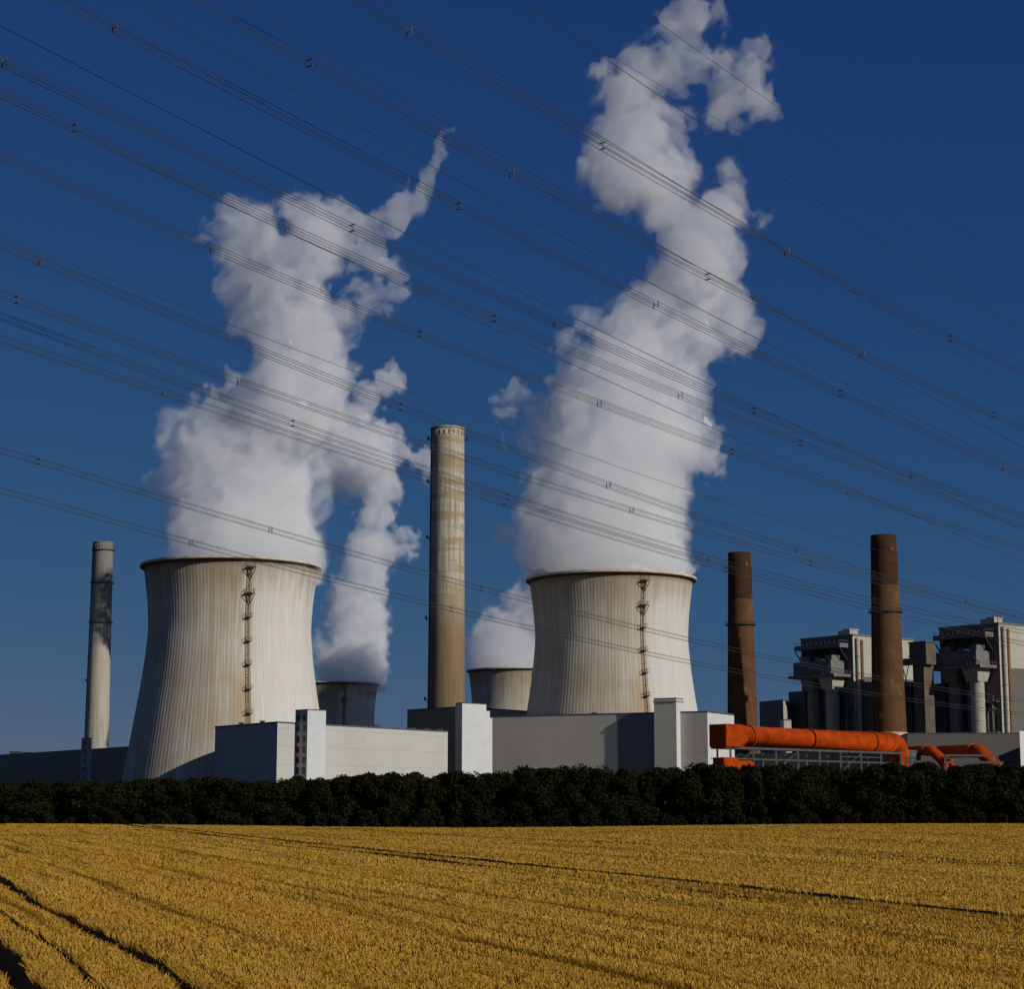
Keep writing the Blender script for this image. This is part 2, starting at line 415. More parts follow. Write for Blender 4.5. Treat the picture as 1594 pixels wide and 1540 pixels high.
# ------------------------------------------------------------------ trees of the belt
def leaf_mat():
    t = NT('dark_foliage'); g = t.n('NewGeometry'); c = t.coord()
    oi = t.n('ObjectInfo')
    k = t.mix(g.outputs['Random Per Island'], (.008, .010, .004), (.028, .029, .010))
    k = t.mix(t.math('MULTIPLY', t.ramp(t.noise(c, .5, 3), .5, .7), .4), k, (.018, .017, .007))
    k = t.mix(t.math('MULTIPLY', oi.outputs['Random'], .35), k, (.010, .014, .005))
    return t.bsdf(k, .9, 0, None, spec=.0)
M['leaf'] = leaf_mat()
def crown_arrays(seed, H, Rr, n=9000, leaf=.21):
    g = np.random.default_rng(seed)
    # lumps of foliage through the crown volume
    L = 26; lumps = []
    for i in range(L):
        z = H*(.10+.80*g.random()); prof = math.sin(min(1, (z/H)*.85+.22)*math.pi)**.55
        a = g.random()*6.2832; rr = Rr*prof*math.sqrt(g.random())*.78
        lumps.append((rr*math.cos(a), rr*math.sin(a), z, Rr*(.26+.22*g.random())))
    lumps.append((g.normal(0, .3), g.normal(0, .3), H*.88, Rr*.34))
    lumps = np.array(lumps)
    which = g.integers(0, len(lumps), n); c = lumps[which]
    dv = g.normal(0, 1, (n, 3)); dv /= np.linalg.norm(dv, axis=1)[:, None]
    rad = c[:, 3]*(.55+.5*g.random(n)**.6)
    p = c[:, :3]+dv*rad[:, None]; p[:, 2] = np.clip(p[:, 2]*1., .15, None)
    nrm = dv+g.normal(0, .55, (n, 3)); nrm /= np.linalg.norm(nrm, axis=1)[:, None]
    t1 = np.cross(nrm, g.normal(0, 1, (n, 3))); t1 /= np.linalg.norm(t1, axis=1)[:, None]; t2 = np.cross(nrm, t1)
    s = leaf*(.6+.9*g.random(n)); s2 = s*(.5+.4*g.random(n))
    q = np.stack([p-t1*s[:, None], p-t2*s2[:, None]+nrm*.05, p+t1*s[:, None]*.9, p+t2*s2[:, None]], 1).reshape(-1, 3)
    return q, np.arange(n*4).reshape(n, 4)
def build_trees():
    protos = []
    for s in range(6):
        H = 9.2+.25*s; v, f = crown_arrays(100+s, H, 3.5+.15*(s % 3))
        cm = from_arrays('crown', v, f, M['leaf']).data
        bm = BM(); lathe(bm, [(.24, 0), (.18, H*.35), (.10, H*.7), (.03, H*.9)], 8)
        for k in range(5):
            a = k*1.3+s; z = H*(.25+.1*k)
            bar(bm, (0, 0, z), (math.cos(a)*2, math.sin(a)*2, z+1.6), .08)
        tm = from_bm('trunk', bm, M['trunk']).data
        protos.append((cm, tm))
    for o in [o for o in bpy.data.objects if o.name.split('.')[0] in ('crown', 'trunk') and o.parent is None]:
        bpy.data.objects.remove(o)
    bush = []
    for s in range(3):
        v, f = crown_arrays(200+s, 3.0, 1.9, 2200, .19)
        me = from_arrays('bush', v, f, M['leaf']); bush.append(me.data); bpy.data.objects.remove(me)
    zones = [(150, 'below the far dark hall'), (340, 'below the big left cooling tower'), (520, 'below the shaded grey wall and stair tower'),
             (700, 'below the long white wall'), (970, 'below the grey-brown hall wall'), (1105, 'below the big right cooling tower'),
             (1400, 'below the long orange pipe'), (9999, 'below the right-hand boiler house')]
    top = lambda x: np.interp(x, [-200, 0, 200, 340, 380, 450, 550, 700, 760, 900, 1000, 1100, 1250, 1400, 1594, 1800], [1221, 1218, 1212, 1207, 1214, 1210, 1202, 1203, 1196, 1189, 1198, 1187, 1192, 1187, 1190, 1190])
    g = random.Random(5); trees = []
    for row, (dd, step) in enumerate(((362, 4.3), (369, 4.6), (376, 4.2))):
        X = -112+row*2
        while X < 114:
            trees.append((X+g.uniform(-.7, .7), dd+g.uniform(-1.6, 1.6), row)); X += step*g.uniform(.8, 1.2)
    for X, Y, row in trees:
        px = X/Y*FPX+797
        zt = float(at(px, float(top(px)), Y).z)+g.uniform(-.9, .35)-(.25 if row == 0 else 0)
        z0 = float(terr(np.array(X), np.array(min(Y, 420.))))
        cm, tm = g.choice(protos); H = max(v.co.z for v in cm.vertices) if 'H' not in cm else cm['H']; cm['H'] = H
        where = [w for lim, w in zones if px < lim][0]
        r = empty('broadleaf_tree', (X, Y, z0), 'dark bushy tree in the field-edge belt, '+where, 'tree', 'belt trees '+where)
        sz = (zt-z0)/H; r.rotation_euler = (0, 0, g.uniform(0, 6.28)); r.scale = (g.uniform(1.05, 1.5), g.uniform(1.05, 1.4), sz)
        for nm, me in (('crown', cm), ('trunk', tm)):
            c = bpy.data.objects.new(nm, me); COL.objects.link(c); c.parent = r
    X = -108
    while X < 110:
        Y = 358.2+g.uniform(-.5, .8); px = X/Y*FPX+797
        where = [w for lim, w in zones if px < lim][0]
        o = bpy.data.objects.new('shrub', g.choice(bush)); COL.objects.link(o)
        o.location = (X, Y, float(terr(np.array(X), np.array(Y)))); o.rotation_euler = (0, 0, g.uniform(0, 6.28))
        s = g.uniform(.6, 1.15); o.scale = (s*1.2, s*1.2, s)
        tag(o, 'low dark shrub at the wheat edge, '+where, 'shrub', 'shrubs '+where)
        X += g.uniform(2.6, 5.5)
build_trees()
# ------------------------------------------------------------------ cooling towers
PROF = np.array([(39.2, 0), (38.1, 6), (36.4, 14.3), (34.4, 26), (32.4, 38.8), (31.3, 45.5), (29.9, 56), (29.0, 66), (29.1, 70), (29.5, 76.3), (30.2, 82), (31.1, 88.3)])
def prof_r(z):
    zs = np.linspace(0, 88.3, 200); r = np.interp(zs, PROF[:, 1], PROF[:, 0])
    for _ in range(10): r[1:-1] = (r[:-2]+2*r[1:-1]+r[2:])/4
    return float(np.interp(z, zs, r))
LAD = R(-90+20.5)                                        # world bearing of the ladder
def make_cooling_tower():
    r0 = empty('cooling_tower', (0, 0, 0), '-', 'cooling tower', 'concrete cooling towers')
    # ribbed shell
    ribs = 150; pat = [0, .01, .05, .05, .01]; seg = ribs*len(pat)
    zs = np.linspace(0, 88.3, 46); ang = np.arange(seg)/seg*2*np.pi
    bumps = np.array(pat*ribs)
    rr = np.array([prof_r(z) for z in zs])[:, None]+bumps[None]*np.interp(zs, [0, 84, 88.3], [1, 1, .4])[:, None]
    v = np.stack([rr*np.cos(ang), rr*np.sin(ang), np.repeat(zs[:, None], seg, 1)], -1).reshape(-1, 3)
    idx = np.arange(len(zs)*seg).reshape(len(zs), seg); nx = np.roll(idx, -1, 1)
    f = np.stack([idx[:-1], nx[:-1], nx[1:], idx[1:]], -1).reshape(-1, 4)
    # inner face of the shell
    ins = 180; zi = np.linspace(88.3, 20, 20); ai = np.arange(ins)/ins*2*np.pi
    ri = np.array([prof_r(z)-.6 for z in zi])[:, None]+0*ai[None]
    vi = np.stack([ri*np.cos(ai), ri*np.sin(ai), np.repeat(zi[:, None], ins, 1)], -1).reshape(-1, 3)
    ii = np.arange(len(zi)*ins).reshape(len(zi), ins)+len(v); ni = np.roll(ii, -1, 1)
    fi = np.stack([ii[:-1], ni[:-1], ni[1:], ii[1:]], -1).reshape(-1, 4)
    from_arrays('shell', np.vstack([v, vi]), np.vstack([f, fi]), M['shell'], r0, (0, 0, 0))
    bm = BM()
    lathe(bm, [(31.05, 88.25), (32.55, 88.9), (32.7, 89.2), (32.7, 90.0), (30.4, 90.15), (30.2, 88.2)], 160, close=True)
    rim = from_bm('rim', bm, [M['rim'], M['under']], r0, (0, 0, 0))
    for p in rim.data.polygons:
        p.use_smooth = False
        if p.normal.z < -.2 or (89.15 > p.center.z > 88.3 and p.center.xy.length > 31.5): p.material_index = 1
    # ladder up the shell with resting platforms
    ca, sa = math.cos(LAD), math.sin(LAD); tx, ty = -sa, ca
    P = lambda out, side, z: Vector(((prof_r(z)+out)*ca+tx*side, (prof_r(z)+out)*sa+ty*side, z))
    bm = BM(); zz = list(np.arange(18, 88, 2.))
    for sd in (-.55, .55):
        for a, b in zip(zz[:-1], zz[1:]): bar(bm, P(.75, sd, a), P(.75, sd, b), .12)
    for z in np.arange(18.5, 85.9, 1.1): bar(bm, P(.75, -.55, z), P(.75, .55, z), .07)
    for z in np.arange(20, 87, 4.): bar(bm, P(.1, 0, z), P(.8, 0, z), .18)
    lad = from_bm('ladder', bm, M['rust'], r0, (0, 0, 0))
    for i, z in enumerate((86.2, 77.2, 68.9, 60.5, 52.3, 43.8, 35.4, 27.)):
        bm = BM(); w = 1.6 if i < 2 else .95
        c0 = [P(.25, -w, z), P(.25, w, z), P(1.8, w, z), P(1.8, -w, z)]
        lo = [bm.verts.new(p) for p in c0]; hi = [bm.verts.new(p+Vector((0, 0, .22))) for p in c0]
        for k in range(4): bm.faces.new((lo[k], lo[(k+1) % 4], hi[(k+1) % 4], hi[k]))
        bm.faces.new(hi); bm.faces.new(lo[::-1])
        for k in range(4): bar(bm, c0[k]+Vector((0, 0, .3)), c0[k]+Vector((0, 0, 1.5)), .1)
        for k in (1, 2, 3): bar(bm, c0[k]+Vector((0, 0, 1.5)), c0[(k+1) % 4]+Vector((0, 0, 1.5)), .1)
        if i < 2:
            for sd in (-w, w): bar(bm, c0[2 if sd > 0 else 3], P(.1, sd*.2, z-3.6), .2)
            bar(bm, P(2.0, 0, z), P(.1, 0, z-4.4), .2)
        from_bm('platform', bm, M['rust'], lad, (0, 0, 0))
    return r0
ct = make_cooling_tower()
CTS = [((363, 700), 'big weathered cooling tower behind the low shaded grey wall, ladder down its face'),
       ((950, 740), 'big cooling tower right of the tall striped chimney, ladder right of its middle'),
       ((523, 1370), 'small dark shaded cooling tower peeping out behind the big left tower'),
       ((806, 1236), 'distant tan cooling tower half hidden between striped chimney and big right tower')]
CTPOS = []
for i, ((px, d), lab) in enumerate(CTS):
    o = ct if i == 0 else copy_tree(ct)
    o.location = ((px-797)/FPX*d/cp*1.0, d, 0); o['label'] = lab; CTPOS.append(Vector(o.location))
# px offsets: the ground-plane ray at the horizon row
for i, ((px, d), lab) in enumerate(CTS):
    pass
# ------------------------------------------------------------------ chimneys
def stack_mat(name, top, bot, band=True, split=110., soot=None):
    t = NT(name); c = t.coord(); x, y, z = t.xyz(c); ang = t.math('ARCTAN2', y, x)
    v = t.noise(t.comb(t.math('MULTIPLY', ang, 3.), t.math('MULTIPLY', z, .014), 0.), 2., 5, .6)
    fine = t.noise(t.comb(t.math('MULTIPLY', ang, 12.), t.math('MULTIPLY', z, .02), 2.), 2., 4, .6)
    h = t.noise(t.comb(t.math('MULTIPLY', ang, .25), t.math('MULTIPLY', z, .2), 5.), 1.0, 4, .6)
    k = t.mix(t.ramp(t.math('ADD', z, t.math('MULTIPLY', t.math('SUBTRACT', v, .5), 60.)), split-24, split+22), bot, top)
    k = t.mix(t.math('MULTIPLY', t.ramp(v, .42, .65), .5), k, tuple(a*.6 for a in bot))
    k = t.mix(t.math('MULTIPLY', t.ramp(fine, .42, .62), .5), k, tuple(a*.42 for a in bot))
    if band: k = t.mix(t.math('MULTIPLY', t.math('MULTIPLY', t.ramp(h, .44, .55), t.ramp(z, split-20, split+20)), .7), k, (.34, .245, .115))
    joint = t.math('LESS_THAN', t.math('FRACT', t.math('DIVIDE', z, 6.)), .03)
    k = t.mix(t.math('MULTIPLY', joint, .25), k, tuple(a*.4 for a in bot))
    if soot is not None:
        k = t.mix(t.math('GREATER_THAN', z, soot), k, tuple(a*.3 for a in bot))
        k = t.mix(t.math('MULTIPLY', t.ramp(h, .42, .58), .45), k, tuple(a*.55 for a in bot))
        k = t.mix(t.math('MULTIPLY', t.ramp(t.noise(c, .09, 5, .65), .5, .7), .4), k, (.26, .15, .06))
        patch = t.ramp(t.noise(c, .22, 3), .66, .70)
        k = t.mix(t.math('MULTIPLY', patch, .45), k, (.40, .27, .10))
    return t.bsdf(k, .85, 0, fine, .2, .1, .2)
M['stack'] = stack_mat('streaked_chimney_concrete', (.63, .59, .47), (.30, .205, .105))
M['stack_far'] = stack_mat('shade_topped_chimney_concrete', (.22, .215, .20), (.53, .485, .385), False, 160.)  # shade on the upper shaft is put into the dark top colour
M['brick'] = stack_mat('soot_brown_chimney_brick', (.150, .074, .034), (.165, .072, .028), False, 60., 100.)
M['cream'] = plain('cream_plinth', (.58, .50, .32), .85, 0, .2)
def shaft(name, label, px_top, y_top, d, r_top, r_bot, rings, mat, group=None, lamps=(), crown=True, base=None, lean=0):
    z1 = float(at(px_top, y_top, d).z); X = at(px_top, y_top, d).x
    o = empty(name, (X, d, 0), label, 'chimney', group)
    bm = BM(); zs = np.linspace(0, z1, 30)
    rad = lambda z: r_bot+(r_top-r_bot)*(z/z1)**.85
    prof = [(rad(z), z) for z in zs]+[(r_top-.7, z1), (r_top-.9, z1-8)]
    lathe(bm, prof, 64); from_bm('shaft', bm, mat, o, (0, 0, 0), True)
    for y in rings:
        z = float(at(px_top, y, d).z); r = rad(z); bm = BM()
        lathe(bm, [(r-.05, z-.35), (r+1.15, z-.35), (r+1.15, z), (r-.05, z)], 48)
        for k in range(24):
            a = k*6.2832/24; e = Vector(((r+1.05)*math.cos(a), (r+1.05)*math.sin(a), z)); bar(bm, e, e+Vector((0, 0, 1.15)), .09)
        lathe(bm, [(r+1.0, z+1.1), (r+1.12, z+1.1), (r+1.12, z+1.22), (r+1.0, z+1.22)], 48, close=True)
        from_bm('ring_platform', bm, M['darksteel'], o, (0, 0, 0))
    for y, angs in lamps:
        z = float(at(px_top, y, d).z); r = rad(z)
        for a in angs:
            bm = BM(); c, s = math.cos(a), math.sin(a)
            bar(bm, ((r-.2)*c, (r-.2)*s, z), ((r+1.9)*c, (r+1.9)*s, z), 2.2, .35)
            bar(bm, ((r+1.5)*c, (r+1.5)*s, z), ((r+1.5)*c, (r+1.5)*s, z+1.6), .9)
            bar(bm, ((r+1.8)*c, (r+1.8)*s, z), ((r)*c, (r)*s, z-1.8), .2)
            from_bm('beacon_bracket', bm, M['darksteel'], o, (0, 0, 0))
    if crown:
        bm = BM()                                       # row of slots under the lip
        for k in range(22):
            a = k*6.2832/22; r = rad(z1-3.6)+.02
            p = Vector((r*math.cos(a), r*math.sin(a), z1-4.4)); q = Vector(((rad(z1-2)+.02)*math.cos(a), (rad(z1-2)+.02)*math.sin(a), z1-2.0))
            bar(bm, p, q, .85, .12)
        from_bm('vent_slots', bm, M['under'], o, (0, 0, 0))
        bm = BM(); lathe(bm, [(r_top-.1, z1-.9), (r_top+.35, z1-.9), (r_top+.35, z1+.15), (r_top-.8, z1+.15)], 64)
        from_bm('crown_lip', bm, mat, o, (0, 0, 0), False)
    if base:
        zb = float(at(px_top, base, d).z); bm = BM()
        lathe(bm, [(rad(0)+.5, 0), (rad(zb)+.45, zb), (rad(zb)-.3, zb+.05)], 48)
        from_bm('plinth', bm, M['cream'], o, (0, 0, 0), True)
    # climbing ladder
    bm = BM(); a = R(200)
    tube(bm, [((rad(z)+.3)*math.cos(a), (rad(z)+.3)*math.sin(a), z) for z in zs], .28, 6)
    from_bm('ladder', bm, M['darksteel'], o, (0, 0, 0))
    return o
two = (R(180), R(3))
shaft('chimney', 'tall pale chimney with brown streaked lower half between the two big cooling towers', 697, 667, 1020, 8.85, 10.1, [], M['stack'],
      lamps=[(684, two), (751, (R(182),)), (838, (R(182),)), (964, (R(182),)), (1090, (R(182),))])
shaft('chimney', 'slim distant chimney at far left with ring platforms, partly in shade', 161, 845, 1500, 7.6, 9.6, [857, 908, 970], M['stack_far'],
      lamps=[(1060, (R(182),))])
rc = 'brown chimneys by the boiler houses'
shaft('chimney', 'shorter brown brick chimney with sooty top behind the start of the orange pipe', 1151, 861, 907, 5.35, 8.1, [973], M['brick'], rc, crown=False)
shaft('chimney', 'taller brown brick chimney with sooty top and cream plinth between the boiler houses', 1375, 834, 850, 5.6, 8.5, [953], M['brick'], rc, crown=False, base=1141)
# ------------------------------------------------------------------ low buildings
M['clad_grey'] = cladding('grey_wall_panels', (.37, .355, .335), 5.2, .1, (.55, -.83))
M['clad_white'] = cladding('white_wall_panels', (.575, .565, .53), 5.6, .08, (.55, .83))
M['clad_tan'] = cladding('stone_grey_wall_panels', (.60, .555, .455), 5.6, .08, (.89, -.45))
M['clad_dark'] = cladding('dark_grey_wall_panels', (.15, .135, .115), 5.0, .12, (.7, .7))
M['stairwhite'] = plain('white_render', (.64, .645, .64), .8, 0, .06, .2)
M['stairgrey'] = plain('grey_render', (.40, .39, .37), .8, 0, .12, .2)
M['roof'] = plain('dark_roof_edge', (.10, .10, .10), .9, 0, .3)
def corner(x, y, h): d = dist_for(y, h); p = at(x, y, d); return (p.x, d)
def hall(name, label, cat, pts, h, wall_mats, z0=-1, cap=.5, group=None):
    """building from its plan corners: one wall mesh per side colour, roof slab with a dark edge"""
    c0 = Vector((pts[0][0], pts[0][1], 0)); o = empty(name, c0, label, cat, group)
    bm = BM(); n = len(pts); faces = []
    for i in range(n):
        p, q = pts[i], pts[(i+1) % n]
        vs = [bm.verts.new((p[0]-c0.x, p[1]-c0.y, z0)), bm.verts.new((q[0]-c0.x, q[1]-c0.y, z0)), bm.verts.new((q[0]-c0.x, q[1]-c0.y, h)), bm.verts.new((p[0]-c0.x, p[1]-c0.y, h))]
        f = bm.faces.new(vs); f.material_index = i % len(wall_mats)
    bmesh.ops.remove_doubles(bm, verts=bm.verts, dist=.001)
    from_bm('wall', bm, wall_mats, o, (0, 0, 0))
    cx = sum(p[0] for p in pts)/n; cyy = sum(p[1] for p in pts)/n
    bm = BM(); poly_prism(bm, [(p[0]-c0.x+(p[0]-cx)*.004, p[1]-c0.y+(p[1]-cyy)*.004) for p in pts], h+.005, h+cap)
    from_bm('roof', bm, M['roof'], o, (0, 0, 0))
    return o, c0
def roof_units(o, c0, spots, h):
    for (x, y, sx, sy, sz) in spots:
        bm = BM(); poly_prism(bm, [(x-c0.x-sx, y-c0.y-sy), (x-c0.x+sx, y-c0.y-sy), (x-c0.x+sx, y-c0.y+sy), (x-c0.x-sx, y-c0.y+sy)], h+.5, h+.5+sz)
        poly_prism(bm, [(x-c0.x-sx*1.15, y-c0.y-sy*1.15), (x-c0.x+sx*1.15, y-c0.y-sy*1.15), (x-c0.x+sx*1.15, y-c0.y+sy*1.15), (x-c0.x-sx*1.15, y-c0.y+sy*1.15)], h+.503+sz, h+.75+sz)
        from_bm('roof_vent', bm, M['steel'], o, (0, 0, 0))
# A : left hall, nearest corner at pixel 432
HA = 29.5
A0, A1, A2 = corner(335, 1133.5, HA), corner(432, 1126, HA), corner(697, 1140.5, HA)
A3 = (A0[0]+A2[0]-A1[0], A0[1]+A2[1]-A1[1])
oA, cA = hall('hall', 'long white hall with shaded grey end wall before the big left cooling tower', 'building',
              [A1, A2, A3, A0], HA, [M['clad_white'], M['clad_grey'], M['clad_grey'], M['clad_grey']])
roof_units(oA, cA, [(*lerp2(lerp2(A0, A1, .38), A3, .02), .7, .7, .5), (*lerp2(lerp2(A0, A1, .7), A2, .02), .7, .7, .5)]
           +[(*lerp2(lerp2(A1, A2, t), A3, .03), 1.0, .8, .35) for t in (.42, .55, .78, .88, .96)], HA)
def stair_tower(label, x0, xm, x1, ytop, d, right_dir, h_extra=0, lm=None, rm=None, windows=None, name='stair_tower', depth=None):
    """square tower; left face spans x0..xm, right face xm..x1 (pixels), corner nearest at xm, distance d"""
    pc = at(xm, ytop, d); H = pc.z
    # corners on the grid: right face runs along right_dir, left face along its perpendicular
    rd = Vector((math.sin(right_dir), math.cos(right_dir))); ld = Vector((-rd.y, rd.x))
    def run(dirv, xt):
        # length along dirv from the corner to reach pixel column xt
        k = (xt-797)/FPX/cp
        # at the horizon row, X = k*Y*cp-ish; use the row of the corner for accuracy
        yc = (770-ytop)/FPX; k = ((xt-797)/FPX)/(cp-yc*sp)
        return (k*pc.y-pc.x)/(dirv.x-k*dirv.y)
    Lr, Ll = run(rd, x1), run(ld, x0)
    c = Vector((pc.x, pc.y)); a = c+rd*Lr; b = c+ld*Ll; e = c+rd*Lr+ld*Ll
    o, c0 = hall(name, label, 'tower', [tuple(c), tuple(a), tuple(e), tuple(b)], H, [rm, rm, lm, lm], cap=.35)
    if windows:
        for row in range(windows[1]):
            for k in range(windows[0]):
                t = (k+.5)/windows[0]; t = .5+(t-.5)*.95
                p = ld*Ll*t; z = H-2.4-row*windows[2]
                w = ld.normalized()*.62; out = -rd*.08
                bm = BM(); q = [p-w+out, p+w+out, p+w-out*.5, p-w-out*.5]
                poly_prism(bm, [tuple(v) for v in q], z-1.0, z+1.0); from_bm('window', bm, M['glass'], o, (0, 0, 0))
    return o, c0, H, Lr, Ll, rd, ld
GR = R(40)
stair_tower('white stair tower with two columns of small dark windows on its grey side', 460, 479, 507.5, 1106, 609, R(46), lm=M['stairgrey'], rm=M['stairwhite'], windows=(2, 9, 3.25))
# grey building behind the white wall, and the second stair tower with ledges
HB = 41
B0, B1 = corner(634, 1107, HB), corner(716, 1102, HB)
B2 = (B1[0]+26, B1[1]+34); B3 = (B0[0]+26, B0[1]+34)
hall('hall', 'dark grey hall behind the right end of the white wall, at the striped chimney foot', 'building', [B1, B2, B3, B0], HB, [M['clad_tan'], M['clad_dark'], M['clad_dark'], M['clad_dark']])
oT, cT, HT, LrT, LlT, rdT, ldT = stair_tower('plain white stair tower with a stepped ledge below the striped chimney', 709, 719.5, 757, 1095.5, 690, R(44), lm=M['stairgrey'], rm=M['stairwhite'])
bm = BM(); q0 = rdT*(LrT+.01)
fr = ((q0.x, q0.y), tuple(rdT), tuple(ldT))
box(bm, fr, 0, 2.2, .4, LlT*.8, 10, HT-2.2); box(bm, fr, 2.21, 3.6, .5, LlT*.7, 12, HT-4.6)
from_bm('ledge', bm, M['stairwhite'], oT, (0, 0, 0))
# C : grey-brown hall
HC = 36.5
C0, C1 = corner(752, 1117.7, HC), corner(1101, 1109.3, HC)
nC = Vector((C1[1]-C0[1], -(C1[0]-C0[0]))).normalized()          # outward (towards camera, left)
C2 = (C1[0]-nC.x*26-0, C1[1]-nC.y*26); C3 = (C0[0]-nC.x*40, C0[1]-nC.y*40)
oC, cC = hall('hall', 'long low grey-brown hall in front of the big right cooling tower', 'building', [C1, C2, C3, C0], HC, [M['stairwhite'], M['clad_tan'], M['clad_tan'], M['clad_tan']])
roof_units(oC, cC, [(lerp2(C0, C1, t)[0]-nC.x*6, lerp2(C0, C1, t)[1]-nC.y*6, .8, .8, .5) for t in (.2, .33, .48)], HC)
M['wall_shade'] = cladding('shade_blue_grey_panels', (.13, .135, .15), 5.6, .1, (.89, -.45))
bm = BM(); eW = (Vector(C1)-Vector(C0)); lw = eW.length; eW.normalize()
box(bm, ((C0[0]-cC.x, C0[1]-cC.y), tuple(eW), tuple(nC)), lw*.613, lw*.80, .005, .08, -1, HC-.02)  # the tower's cast shadow painted as a dark sheet on the wall
from_bm('painted_shade', bm, M['wall_shade'], oC, (0, 0, 0))
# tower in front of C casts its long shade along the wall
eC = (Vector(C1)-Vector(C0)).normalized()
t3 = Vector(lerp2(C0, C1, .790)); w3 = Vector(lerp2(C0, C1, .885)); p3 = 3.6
z3 = float(at(1045, 1089.5, t3.y-2).z)
pts3 = [w3+nC*p3, w3-nC*3, t3-nC*3, t3+nC*p3]
o3, c3 = hall('stair_tower', 'tan block tower with a bright right edge against the grey-brown hall wall', 'tower', [tuple(v) for v in pts3], z3, [M['stairwhite'], M['stairwhite'], M['clad_tan'], M['clad_tan']], cap=.4)
bm = BM(); fr = ((0, 0), tuple(-eC), tuple(nC))
box(bm, fr, -.25, (w3-t3).length+.25, -p3-3.2, .25, z3-1.0, z3-.45); from_bm('parapet', bm, M['stairgrey'], o3, (0, 0, 0))
# far left hall in shade
HL = 36
L0, L1 = corner(-70, 1181, HL), corner(215, 1163, HL)
L2 = (L1[0]+20, L1[1]+40); L3 = (L0[0]+20, L0[1]+40)
oL, cL = hall('hall', 'long dark shaded hall at the far left edge behind the trees', 'building', [L1, L2, L3, L0], HL, [M['clad_grey'], M['clad_dark'], M['clad_dark'], M['clad_dark']])
lv = lerp2(L0, L1, .39); roof_units(oL, cL, [(lv[0]-3, lv[1]+6, 3.2, 2, 1.2), (lv[0]+4, lv[1]+6, 2.2, 2, .7)], HL)
stair_tower('narrow shaded stair tower at the foot of the slim far left chimney', 127, 139, 143, 1150, 930, R(36), lm=M['clad_grey'], rm=M['stairgrey'], windows=(1, 10, 4))
